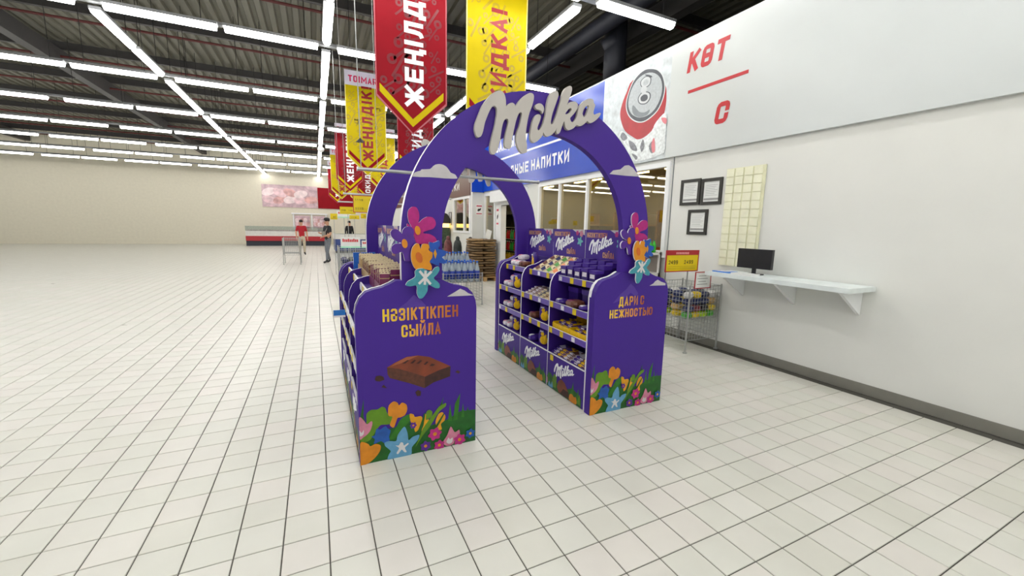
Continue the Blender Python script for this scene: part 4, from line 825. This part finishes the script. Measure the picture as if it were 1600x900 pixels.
def price_sign(loc, wd, h, label, nums, pole=None, rz=0, frame=True, head=True):
    t = thing('price_sign', label, 'price sign', loc, rz, None)
    REDF = M('red_sign_frame', (168,26,40), .4)
    if frame: MB().box((0,-.008,0),(wd,.006,.012)).box((0,-.008,h-.012),(wd,.006,h)).box((0,-.008,.012),(.012,.006,h-.012)).box((wd-.012,-.008,.012),(wd,.006,h-.012)).build('frame', REDF, t)
    MB().box((.004,-.004,.004),(wd-.004,.004,h-.004)).build('card', YEL, t)
    if head:
        MB().box((.012,-.006,h*.77),(wd-.012,-.004,h-.012)).build('red_header', REDF, t)
        m = MB(); 
        for q in range(8): m.box((wd*.29+wd*.05*q,-.0075,h*.81),(wd*.29+wd*.05*q+wd*.038,-.006,h*.91))
        m.build('header_print', M('pale_print',(226,150,150),.5), t)
    for (s, x, z, ww, hh) in nums: lettering(s, ww*wd, hh*h, DARK, t, (x*wd,-.0062,z*h), stroke=.16)
    m = MB()
    for q in (.12,.17,.24): m.box((wd*.06,-.0055,h*q),(wd*.92,-.004,h*q+h*.012))
    m.build('small_print', M('olive_print',(150,132,10),.5), t)
    if pole: MB().cyl((wd*pole[0],.012,-pole[1]),(wd*pole[0],.012,h*.5),.008,6).build('pole', GREYM, t)
    return t
price_sign((3.93,1.93,1.005), .575, .275, 'yellow and red framed price sign reading 2499 twice', [('2499',.08,.36,.28,.17),('2499',.55,.36,.28,.17)], pole=(.72,.20))
ti = thing('info_sign', 'small red framed white sheet clipped to the wire bin', 'sign', (4.17,1.672,.82))
MB().box((0,-.006,0),(.28,.004,.01)).box((0,-.006,.2),(.28,.004,.21)).box((0,-.006,.01),(.01,.004,.2)).box((.27,-.006,.01),(.28,.004,.2)).build('frame', M('red_sign_frame'), ti)
MB().box((.01,-.003,.01),(.27,.003,.2)).build('sheet', PAPER, ti)
m = MB()
for q in range(4): m.box((.04+.02*(q%2),-.004,.05+.035*q),(.22-.03*(q%2),-.003,.058+.035*q))
m.build('printed_lines', GREYI, ti)
# metal shelf rack with bottles under the window
rk = thing('shelf_rack', 'white metal shelf rack under the shop window behind price sign', 'shelf', (4.22,2.72,0))
RW = M('rack_white',(216,214,210),.4); RGR = M('rack_back',(140,132,124),.5)
MB().box((.42,0,0),(.45,.9,1.2)).build('back_panel', RGR, rk)
for y in (0,.87): MB().box((.4,y,0),(.44,y+.03,1.2)).build('upright', RW, rk)
for z, d in ((.86,.02),(1.16,.12),(.3,.02)):
    MB().box((d,0,z),(.42,.9,z+.03)).build('shelf', RW, rk)
for y in (.0,.885): MB().prism([(.12,.86),(.42,.72),(.42,.86)], y, y+.015).build('bracket', RW, rk)
MB().box((0.02,0,0),(.42,.9,.1)).build('base', RW, rk)
def bottle(loc, c, cap, h, r, label, grp=None, lab=None, name='bottle'):
    key = 'btl_%s_%s_%g_%g'%(c.name, cap.name, h, r)
    if key not in bpy.data.meshes:
        m = MB().lathe([(r*.85,0),(r,.015*h/.2),(r,.55*h),(r*.92,.62*h),(r*.45,.84*h),(r*.36,.92*h)], n=10, mi=0); m.lathe([(r*.42,.92*h),(r*.42,h)], n=10, mi=1)
        if lab: m.lathe([(r*1.015,.16*h),(r*1.015,.54*h)], n=10, mi=2)
        m.mesh(key, [c, cap]+([lab] if lab else []), True)
    o = link(name, bpy.data.meshes[key], None, loc)
    return tag(o, label, 'bottle', grp)
GRN = C('bottle_green',(40,170,40),.2); CAPB = C('cap_dark',(30,34,34)); CLEAR = C('bottle_clear',(150,162,172),.1,.1,20); BLB = C('label_blue',(16,50,150),.3,.1); CAPBL = C('cap_blue',(40,100,200))
for q in range(3): bottle((4.42+.075*q, 2.79, 1.191), GRN, CAPB, .19, .03, 'small green bottle on top of the white shelf rack', 'green bottles on the rack')
for q in range(3): put(MB().box((-.05,-.06,0),(.05,.06,.06)).mesh('red_carton',[C('carton_red',(196,44,40))]), (4.45,2.98+.16*q,1.191), 'flat red carton on top of the white shelf rack', 'carton', 'red cartons on the rack', name='carton')
for q in range(4): put(PACKM, (4.40+.02*(q%2), 2.83+.18*q, .892), 'red and brown packet on the middle shelf of the white rack', 'snack packet', 'packets on the rack', name='snack_packet')
# wall counter at the right edge
dk = thing('wall_counter', 'white wall mounted counter top at the right edge', 'counter', (4.245,.1,0))
MB().box((0,0,1.0),(.46,1.5,1.045)).build('desk_top', M('desk_white',(222,230,230),.35), dk); [MB().prism([(.1,.985),(.47,.75),(.47,.999),(.1,.999)], q, q+.03).build('bracket', FRAMEW, dk) for q in (.1,.7,1.3)]
put(MB().box((-.08,-.11,0),(.08,.11,.012),0).box((-.07,-.05,.012),(.05,.08,.014),1).mesh('leaflet',[C('leaflet_blue',(40,120,210)), PK_WHITE]), (4.40,1.45,1.046), 'blue and white leaflet lying on the wall counter', 'leaflet', name='leaflet')
put(MB().box((-.08,-.12,0),(.08,.12,.02)).mesh('paper_stack',[PAPER]), (4.34,1.15,1.046), 'stack of white paper on the wall counter', 'paper stack', name='paper_stack')
mn = thing('monitor', 'black monitor standing on the wall counter', 'monitor', (4.5,1.16,1.046))
MB().box((-.06,-.08,0),(.06,.08,.012)).build('stand', DARK, mn); MB().box((-.01,-.02,.012),(.01,.02,.1)).build('neck', DARK, mn); MB().box((-.02,-.2,.07),(.02,.2,.29)).build('screen', DARK, mn)
rk2 = thing('card_rack', 'tall pale rack of paper cards at the right wall', 'card rack', (WX-.018,1.78,1.10))
for z in range(12):
    for y in range(4): MB().box((-.012,-.11-.12*y,.10*z),(0,-.01-.12*y,.10*z+.092)).build('card', M('cream_card',(232,232,206),.5,var=.06), rk2)
MB().box((0,-.5,0),(.012,0,1.2)).build('backing', M('cream_back',(222,222,190),.5), rk2)

# ================================================================ beyond the arches
# stacked sacks on a pallet
WOOD = M('pallet_wood',(176,140,92),.7,var=.25,scale=12); SACKM = [C('sack_brown%d'%q, c, .7, .25, 14) for q, c in enumerate(((126,98,64),(108,86,58),(140,112,74),(98,80,56)))]
PXs, PYs = 3.86, 8.72
pl = thing('pallet', 'wooden pallet under the stack of brown sacks', 'pallet', (PXs,PYs,0))
for q in range(5): MB().box((0,.16*q,.1),(.76,.16*q+.1,.12)).build('deck_board', WOOD, pl)
for q in range(3):
    MB().box((.33*q,0,.0),(.33*q+.1,.74,.018)).build('bottom_board', WOOD, pl)
    for p in range(3): MB().box((.33*q,.32*p,.018),(.33*q+.1,.32*p+.1,.1)).build('block', WOOD, pl)
rs = random.Random(5)
for L in range(15):
    for q in range(2):
        m = MB().blob((0,0,0),(.183+rs.uniform(-.004,.004),.355+rs.uniform(-.01,.015),.033),16,6,0,.5)
        ph = rs.uniform(0,6)
        for i, v in enumerate(m.v): m.v[i] = (v[0], v[1], v[2]*(1+.06*math.sin(v[1]*16+ph))+.0015*math.sin(v[1]*11+ph))
        cross = L % 2 == 1
        lx, ly = (PXs+.38, PYs+.185+.37*q) if cross else (PXs+.19+.375*q, PYs+.37)
        put(m.mesh('sack',[SACKM[rs.randrange(4)]], True), (lx+rs.uniform(-.012,.012), ly, .165+.070*L), 'flat brown paper sack, %s side, %s layer up from the pallet'%((['front','rear'] if cross else ['left','right'])[q], ORD[L]), 'sack', 'sacks on the pallet', rz=(math.pi/2 if cross else 0)+rs.uniform(-.02,.02), name='sack')
cd = thing('card_sign', 'white card sign leaning on top of the brown sacks', 'sign', (4.24,8.80,1.21))
o = MB().box((0,0,0),(.16,.006,.27)).build('card', PAPER, cd); o.rotation_euler = (-.25,.35,0)
# water bottles in a wire cage
wire_bin((2.12,5.55,0), .78, .95, .10, .62, 'wire cage full of water bottles behind the arches', grid=.06, zl=.45, r=.003)
for r_ in range(5):
    for c_ in range(6):
        bottle((2.19+.126*c_, 5.63+.19*r_, .455+(.14 if r_ > 2 else 0)), CLEAR, CAPBL, .40, .052, 'large clear water bottle with blue label, %s row of the cage, %s from left'%(['front','second','third','fourth','back'][r_], ORD[c_]), 'water bottles', BLB)
MB().box((.02,.52,.455),(.76,.93,.59)).build('riser', PAPER, [o for o in bpy.data.objects if o.get('label') == 'wire cage full of water bottles behind the arches'][0])
# left wire bins with goods and a white sign
wire_bin((.47,8.3,0), 1.5, .9, .10, .92, 'wide wire bin with mixed goods left of the arches', grid=.05, zl=.45, r=.003)
wire_bin((.55,10.2,0), 1.5, .9, .10, .88, 'second wire bin further along the aisle', grid=.06, zl=.45, r=.003)
for q in range(48):
    nme, c = HEAP[(0,9,4,0,9,8,4,9)[q % 8]]
    m = MB().blob((0,0,0),(.074,.105,.06),10,6,0,.7).mesh('goods_packet',[C('packet_'+nme, c, .35, .3, 30)])
    put(m, (.60+.175*(q % 8), 8.48+.27*(q//8 % 3), .52+.13*(q//24)), '%s goods packet in the wide wire bin'%nme, 'packet', nme+' goods in the wide wire bin', rz=rs.uniform(-.4,.4), name='goods_packet')
def white_sign(loc, wd, h, label, pole):
    t = thing('sign_board', label, 'sign', loc)
    MB().box((0,0,0),(wd,.01,h)).build('board', PAPER, t)
    m = MB()
    for q in range(9): m.box((wd*(.1+.09*q),-.002,h*.55),(wd*(.17+.09*q),0,h*(.78 if q % 3 else .84)))
    m.build('red_print', M('notice_red2',(206,40,50),.5), t); MB().box((0,-.002,0),(wd,0,h*.16)).build('mint_strip', M('mint_print',(170,226,200),.5), t)
    MB().cyl((wd/2,.016,-pole),(wd/2,.016,h*.5),.01,6).build('pole', GREYM, t)
white_sign((.50,8.25,.97), .42, .25, 'white sign board with red print above the wide wire bin', .5)
white_sign((.95,8.25,.97), .22, .17, 'smaller white sign board beside the red printed one', .5)
price_sign((.655,6.5,1.735), .48, .32, 'large yellow price sign with red frame left of rear arch', [('1115',.08,.68,.3,.11),('115',.6,.68,.24,.11),('1115',.08,.18,.3,.11),('11',.6,.18,.2,.11)], pole=(.5,1.735), head=False)
price_sign((.60,10.1,1.77), .40, .20, 'yellow price sign behind the large red framed one', [('110',.12,.4,.24,.22),('110',.55,.4,.24,.22)], pole=(.5,1.77), frame=False, head=False)
price_sign((.40,11.4,1.63), .20, .18, 'small yellow price sign above the aisle, leftmost of the yellow signs', [('41',.4,.3,.4,.3)], pole=(.5,1.63), frame=False, head=False)
price_sign((.97,12.1,1.66), .30, .13, 'low yellow price sign between the other yellow signs', [('115',.2,.3,.5,.3)], pole=(.5,1.66), frame=False, head=False)
price_sign((1.25,11.5,1.68), .26, .16, 'yellow price sign showing beside the left edge of rear arch', [('38',.3,.3,.4,.3)], pole=(.5,1.68), frame=False, head=False)
white_sign((.62,12.3,1.70), .42, .22, 'white hanging price board behind the yellow signs', 1.7)
# stall with lit shelf by the far window, tall sacks, stools
st = thing('stall', 'dark arched stall with a warm lit shelf near the far window', 'stall', (3.70,12.3,0))
STG = C('stall_dark',(38,34,30),.5); STP = C('stall_green',(52,70,50),.5,.4,14)
MB().prism([(0,1.6),(0,1.75),(.15,1.93),(.32,2.0),(.5,1.93),(.62,1.75),(.62,1.6)], 0, .5).build('arched_top', STG, st)
MB().box((.02,.02,.9),(.6,.48,1.45)).build('stocked_shelf', STP, st); MB().box((0,-.05,.74),(.62,.5,.9)).build('counter', DARK, st); MB().box((.03,.05,0),(.6,.48,.74)).build('base', C('stall_base',(120,128,112),.5,.4,10), st)
MB().box((.05,-.02,1.47),(.57,.4,1.6)).build('lit_shelf', M('warm_lit_panel',(250,220,150),.5,emit=((255,206,110),3.0)), st)
for q, (x_, y_, c, lab) in enumerate(((3.72,10.6,(104,50,50),'maroon striped'),(3.95,10.35,(40,46,46),'black'),(4.15,10.1-.35,(60,56,62),'dark grey'))):
    t = thing('tall_bag', '%s tall bag standing near the far window'%lab, 'bag', (x_,y_,0))
    MB().blob((0,0,.55),(.13,.12,.56),12,8,0,.6).build('bag', C('bag_%d'%q, c, .5, .4, 12), t, smooth=True); MB().blob((0,0,1.12),(.06,.06,.09),8,6,0,.8).build('tied_top', C('bag_%d'%q, c), t, smooth=True)
fc = thing('framed_certificate', 'thin framed sheet on the wall beside the far window', 'picture frame', (4.349,12.55,1.55), Q)
MB().box((0,-.015,0),(.3,0,.02)).box((0,-.015,.43),(.3,0,.45)).box((0,-.015,.02),(.02,0,.43)).box((.28,-.015,.02),(.3,0,.43)).build('frame', BLKF, fc); MB().box((.02,-.006,.02),(.28,0,.43)).build('paper', PAPER, fc)
# drinks cooler seen through the doorway
ck = thing('drinks_cooler', 'dark drinks cooler standing inside the shop doorway', 'cooler', (5.3,8.9,0))
MB().box((.5,0,0),(.56,1.6,2.0)).box((0,0,0),(.5,.05,2.0)).box((0,1.55,0),(.5,1.6,2.0)).box((0,.05,1.9),(.5,1.55,2.0)).box((0,.05,0),(.5,1.55,.1)).build('cabinet', C('cooler_body',(60,62,58),.5), ck)
for z in (.45,.8,1.15,1.5): MB().box((.02,.05,z),(.5,1.55,z+.02)).build('shelf', GREYM, ck)
for L, z in enumerate((.47,.82,1.17)):
    for q in range(10):
        c = [[(236,190,30),(210,160,40)],[(170,20,30),(40,150,50)],[(200,30,40),(60,160,80)]][L][(q//2) % 2]
        bottle((5.37,9.06+.135*q,z+.001), C('drink_%d_%d_%d'%c, c, .2), C('cap_y',(220,220,60)) if L == 0 else C('cap_w',(220,216,210)), .28, .042, 'drink bottle on the %s cooler shelf inside the doorway'%['lower','middle','upper'][L], 'bottles on the %s cooler shelf'%['lower','middle','upper'][L])
WTUBE = M('warm_shop_tube',(250,240,210),.4,emit=((255,238,200),28.0))
for q, y in enumerate((3.2,4.6,6.0,8.0,9.6)):
    t = thing('shop_light', 'warm tube light under the shop ceiling, %s'%['nearest the wall frames','second along the windows','third along the windows','above the doorway','furthest one'][q], 'ceiling light', (5.6,y,2.60))
    MB().box((-.05,-.5,.02),(.05,.5,.06)).build('housing', HOUS, t); MB().box((-.035,-.48,-.02),(.035,.48,.02)).build('tube', WTUBE, t)
for q, y in enumerate((2.9,4.3,5.6)):
    t = thing('shop_shelf', 'wooden shelf unit inside the shop, %s through the windows'%['right one','middle one','left one'][q], 'shelf', (6.1,y,0))
    MB().box((.4,0,0),(.45,1.1,1.9)).build('back', SHOPW, t)
    for z in (.3,.75,1.2,1.6): MB().box((0,0,z),(.4,1.1,z+.03)).build('shelf', WOOD, t)
    for p in (0,1.06): MB().box((0,p,0),(.4,p+.04,1.9)).build('side', WOOD, t)
# meat counter, posters and frozen goods at the back
mc = thing('meat_counter', 'chilled meat counter with red and dark base at the back', 'counter', (-4.0,28.6,0))
MB().box((0,.1,0),(4.6,1.2,.32)).build('dark_base', C('counter_navy',(34,36,52),.5), mc); MB().box((0,0,.32),(4.6,1.2,.62)).build('red_band', C('counter_red',(168,24,40),.4), mc); MB().box((0,.05,.62),(4.6,1.2,.95)).build('white_case', RW, mc)
MB().box((.05,.1,.95),(4.55,1.1,1.0)).build('meat_tray', C('meat_pink',(206,170,168),.5,.4,6), mc); MB().box((0,.02,.95),(4.6,.035,1.25)).build('glass_front', glass_mat('counter_glass',(225,232,232),.12), mc)
def poster(loc, wd, h, label, mats):
    t = thing('poster', label, 'poster', loc); MB().box((0,-.03,0),(wd,0,h)).build('sheet', mats[0], t)
    rp = random.Random(int(loc[0]*13)+9); m = MB()
    for q in range(9): m.poly(ell(wd*(.12+.19*(q % 5)), h*(.35+.3*(q//5))+rp.uniform(-.1,.1)*h*.3, wd*.13, h*.17, 14, rp.uniform(-.5,.5)), -.032-.001*q, q % (len(mats)-1))
    m.build('printed_meat', mats[1:], t)
MEAT = [C('poster_rose',(196,168,176),.5,.3,3), C('poster_pink',(222,190,196),.5,.25,3), C('poster_flesh',(206,160,158),.5,.3,3), C('poster_pale',(232,212,214),.5,.2,3)]
poster((-3.2,30.98,2.55), 3.4, 1.5, 'large meat poster above the counter on the back wall', MEAT)
poster((-1.3,30.98,1.15), .95, .85, 'white framed pink meat poster at the counter, left one', MEAT); poster((-.15,30.98,1.15), .75, .85, 'white framed pink meat poster at the counter, right one', MEAT)
tag(MB().box((.22,30.93,2.55),(3.5,30.99,4.0)).build('red_wall_panel', REDB), 'plain red panel beside the meat poster on the back wall', 'panel')
for x_ in (-1.42,-.27,.66): tag(MB().box((x_,30.90,1.05),(x_+.08,30.98,2.1)).build('white_post', FRAMEW), 'white upright post between the pink posters', 'post', 'white posts at the posters')
tag(MB().box((-1.5,30.88,2.1),(.8,30.98,2.18)).build('white_rail', FRAMEW), 'white rail above the pink posters', 'rail')
fz = thing('chest_freezer', 'long white and blue chest freezer across the aisle end', 'freezer', (.85,21.0,0))
MB().box((0,0,.12),(3.0,1.6,.72)).build('blue_body', C('freezer_blue',(52,70,130),.4,.3,4), fz); MB().box((-.03,-.03,.72),(3.03,1.63,.98)).build('white_rim', RW, fz); MB().box((0,0,.98),(3.0,1.6,1.0)).build('glass_lid', glass_mat('counter_glass'), fz); MB().box((.05,.05,0),(2.95,1.55,.12)).build('plinth', DARK, fz)
tr_ = wire_bin((-1.1,15.0,0), .55, .8, .35, .95, 'wire trolley at the left edge of the aisle', grid=.06, zl=.4, r=.004, name='wire_trolley')

# ================================================================ people
def person(name_label, loc, rz, H, joints, cols, cap=None, bag=False, hair=(30,24,22)):
    """one skinned body; joints override the standing pose (in units of height, facing -Y)"""
    J = dict(pel=(0,0,.50), wst=(0,0,.60), chs=(0,0,.735), nek=(0,0,.825), hd0=(0,-.004,.87), hd1=(0,-.008,.945),
        shR=(-.10,0,.80), elR=(-.135,.01,.635), wrR=(-.14,-.03,.495), shL=(.10,0,.80), elL=(.135,.01,.635), wrL=(.14,-.03,.495),
        hpR=(-.052,0,.485), knR=(-.056,-.01,.275), anR=(-.058,.012,.045), toR=(-.066,-.075,.018), hpL=(.052,0,.485), knL=(.056,-.01,.275), anL=(.058,.012,.045), toL=(.066,-.075,.018))
    J.update(joints)
    rad = dict(pel=(.088,.062), wst=(.080,.056), chs=(.095,.062), nek=(.033,.033), hd0=(.042,.046), hd1=(.046,.056), shR=(.044,.04), elR=(.028,.028), wrR=(.018,.018), shL=(.044,.04), elL=(.028,.028), wrL=(.018,.018),
        hpR=(.056,.056), knR=(.040,.040), anR=(.026,.026), toR=(.024,.018), hpL=(.056,.056), knL=(.040,.040), anL=(.026,.026), toL=(.024,.018))
    E_ = [('pel','wst'),('wst','chs'),('chs','nek'),('nek','hd0'),('hd0','hd1'),('chs','shR'),('shR','elR'),('elR','wrR'),('chs','shL'),('shL','elL'),('elL','wrL'),('pel','hpR'),('hpR','knR'),('knR','anR'),('anR','toR'),('pel','hpL'),('hpL','knL'),('knL','anL'),('anL','toL')]
    for s in 'RL':
        d = (Vector(J['wr'+s])-Vector(J['el'+s])).normalized(); side = d.cross(Vector((0,1,0))).normalized() if abs(d.y) < .9 else Vector((1,0,0))
        pm_ = Vector(J['wr'+s])+d*.045; J['pm'+s] = tuple(pm_); rad['pm'+s] = (.021,.014); E_.append(('wr'+s,'pm'+s))
        fw = Vector((0,-1,0)); acr = d.cross(side).normalized()
        for q in range(4):
            a = pm_+acr*(.0095*(q-1.5))+d*.012; b = a+d*(.026+.006*(q in (1,2)))+side*.004; c = b+d*.016+side*.008
            for nme, p in (('a',a),('b',b),('c',c)): J['f%s%d%s'%(s,q,nme)] = tuple(p); rad['f%s%d%s'%(s,q,nme)] = (.0052,.0052)
            E_ += [('pm'+s,'f%s%da'%(s,q)),('f%s%da'%(s,q),'f%s%db'%(s,q)),('f%s%db'%(s,q),'f%s%dc'%(s,q))]
        a = Vector(J['wr'+s])+d*.02+acr*.02; b = a+d*.028+acr*.012
        J['t'+s+'a'] = tuple(a); J['t'+s+'b'] = tuple(b); rad['t'+s+'a'] = (.007,.007); rad['t'+s+'b'] = (.0055,.0055); E_ += [('wr'+s,'t'+s+'a'),('t'+s+'a','t'+s+'b')]
    keys = list(J); me = bpy.data.meshes.new('skeleton')
    me.from_pydata([Vector(J[k])*H for k in keys], [(keys.index(a), keys.index(b)) for a, b in E_], [])
    o = bpy.data.objects.new('skeleton', me); COL.objects.link(o)
    sk = o.modifiers.new('skin','SKIN'); sk.use_smooth_shade = True
    for k, v in zip(keys, me.skin_vertices[0].data):
        v.radius = (rad[k][0]*H, rad[k][1]*H); v.use_root = (k == 'pel')
    sb = o.modifiers.new('sub','SUBSURF'); sb.levels = 2; sb.render_levels = 2
    bpy.context.view_layer.update()
    body = bpy.data.meshes.new_from_object(o.evaluated_get(bpy.context.evaluated_depsgraph_get()))
    bpy.data.objects.remove(o)
    mats = [C('cloth_%d_%d_%d'%c, c, .8, .15, 20) for c in cols[:2]]+[C('skin_tone',(198,150,122),.55,.05), C('shoe_%d_%d_%d'%cols[2], cols[2], .5)]
    for m in mats: body.materials.append(m)
    segs = {'t': [('pel','wst'),('wst','chs'),('chs','shR'),('chs','shL'),('shR','elR'),('shL','elL')], }
    for p in body.polygons:
        c = p.center/H; p.use_smooth = True
        dm_ = 1e9; best = None
        for a, b in E_:
            A, B = Vector(J[a]), Vector(J[b]); t = max(0, min(1, (c-A).dot(B-A)/max(1e-9, (B-A).length_squared))); d = (A+(B-A)*t-c).length
            if d < dm_: dm_, best, bt = d, (a, b), t
        a, b = best
        if b in ('nek','hd0','hd1'): mi = 2 if (c.z > .825) else 0
        elif b[:2] in ('wr','pm') or b[0] in 'f' or (b[0] == 't' and b[:2] != 'to'): mi = 2 if len(cols) < 4 else 0
        elif b[:2] == 'el': mi = 0 if (bt < .75 or len(cols) > 3) else 2
        elif b in ('wst','chs') or b[:2] == 'sh': mi = 0 if c.z > .53 else 1
        elif b[:2] in ('hp','kn'): mi = 1
        elif b[:2] == 'an': mi = 1 if bt < .85 else 3
        else: mi = 3
        if b[:2] in ('pm',) or (b[0] in 'f') or b[:2] in ('tR','tL'): mi = 2
        p.material_index = mi
    t = thing('person', name_label, 'person', loc, rz)
    link('body', body, t)
    hx, hy, hz = [v*H for v in J['hd1']]
    HC = C('hair_%d_%d_%d'%hair, hair, .7, .2, 40)
    MB().blob((hx,hy+.012*H,hz+.012*H),(.050*H,.058*H,.045*H),14,8,0,.95).build('hair', HC, t, smooth=True)
    SK = C('skin_tone',(198,150,122))
    for sx_ in (-1,1):
        MB().blob((hx+sx_*.018*H,hy-.056*H,hz-.026*H),(.006*H,.004*H,.004*H),8,6).build('eye', DARK, t, smooth=True); MB().blob((hx+sx_*.048*H,hy,hz-.03*H),(.006*H,.013*H,.018*H),8,6).build('ear', SK, t, smooth=True)
    MB().blob((hx,hy-.060*H,hz-.042*H),(.007*H,.010*H,.014*H),8,6).build('nose', SK, t, smooth=True); MB().blob((hx,hy-.054*H,hz-.064*H),(.015*H,.005*H,.004*H),8,6).build('mouth', C('lips',(168,96,88)), t, smooth=True)
    if cap:
        cm_ = C('cap_%d'%cap[0], cap, .7)
        MB().blob((hx,hy+.004*H,hz+.026*H),(.056*H,.064*H,.038*H),14,8,0,.9).prism([(0,0)]*3, 0, 0).build('cap', cm_, t, smooth=True) if False else MB().blob((hx,hy+.004*H,hz+.026*H),(.056*H,.064*H,.038*H),14,8,0,.9).box((hx-.045*H,hy-.115*H,hz+.006*H),(hx+.045*H,hy-.045*H,hz+.014*H)).build('cap', cm_, t)
    if bag:
        b_ = MB().box((-.055*H,-.105*H,.60*H),(.05*H,-.065*H,.70*H)).build('chest_bag', C('bag_grey',(150,146,138),.7), t)
        MB().tube([(.04*H,-.075*H,.69*H),(.088*H,-.02*H,.815*H),(.05*H,.07*H,.75*H)],.008*H).build('bag_strap', C('bag_grey',(150,146,138)), t)
    return t
person('man in dark cap, black shirt and grey trousers with a chest bag', (.40,15.45,0), -1.15, 1.72,
    dict(elR=(-.14,-.02,.64), wrR=(-.06,-.12,.66), elL=(.14,0,.64), wrL=(.10,-.11,.60), knL=(.06,-.05,.275), anL=(.065,-.07,.045), toL=(.07,-.155,.018), anR=(-.058,.06,.045), toR=(-.062,-.02,.018)), ((34,36,42),(112,116,124),(40,40,44)), cap=(34,34,38), bag=True)
person('man in red shirt and light trousers standing at the left edge', (-.62,20.1,0), .15, 1.66, dict(elR=(-.14,-.0,.64), wrR=(-.135,-.05,.50), knR=(-.06,-.03,.275)), ((168,22,38),(190,178,156),(36,34,36)))
person('person in black hooded top standing behind the chest freezer', (1.72,23.3,0), .4, 1.68, dict(), ((26,26,30),(34,34,38),(30,30,30),1), hair=(22,20,22))
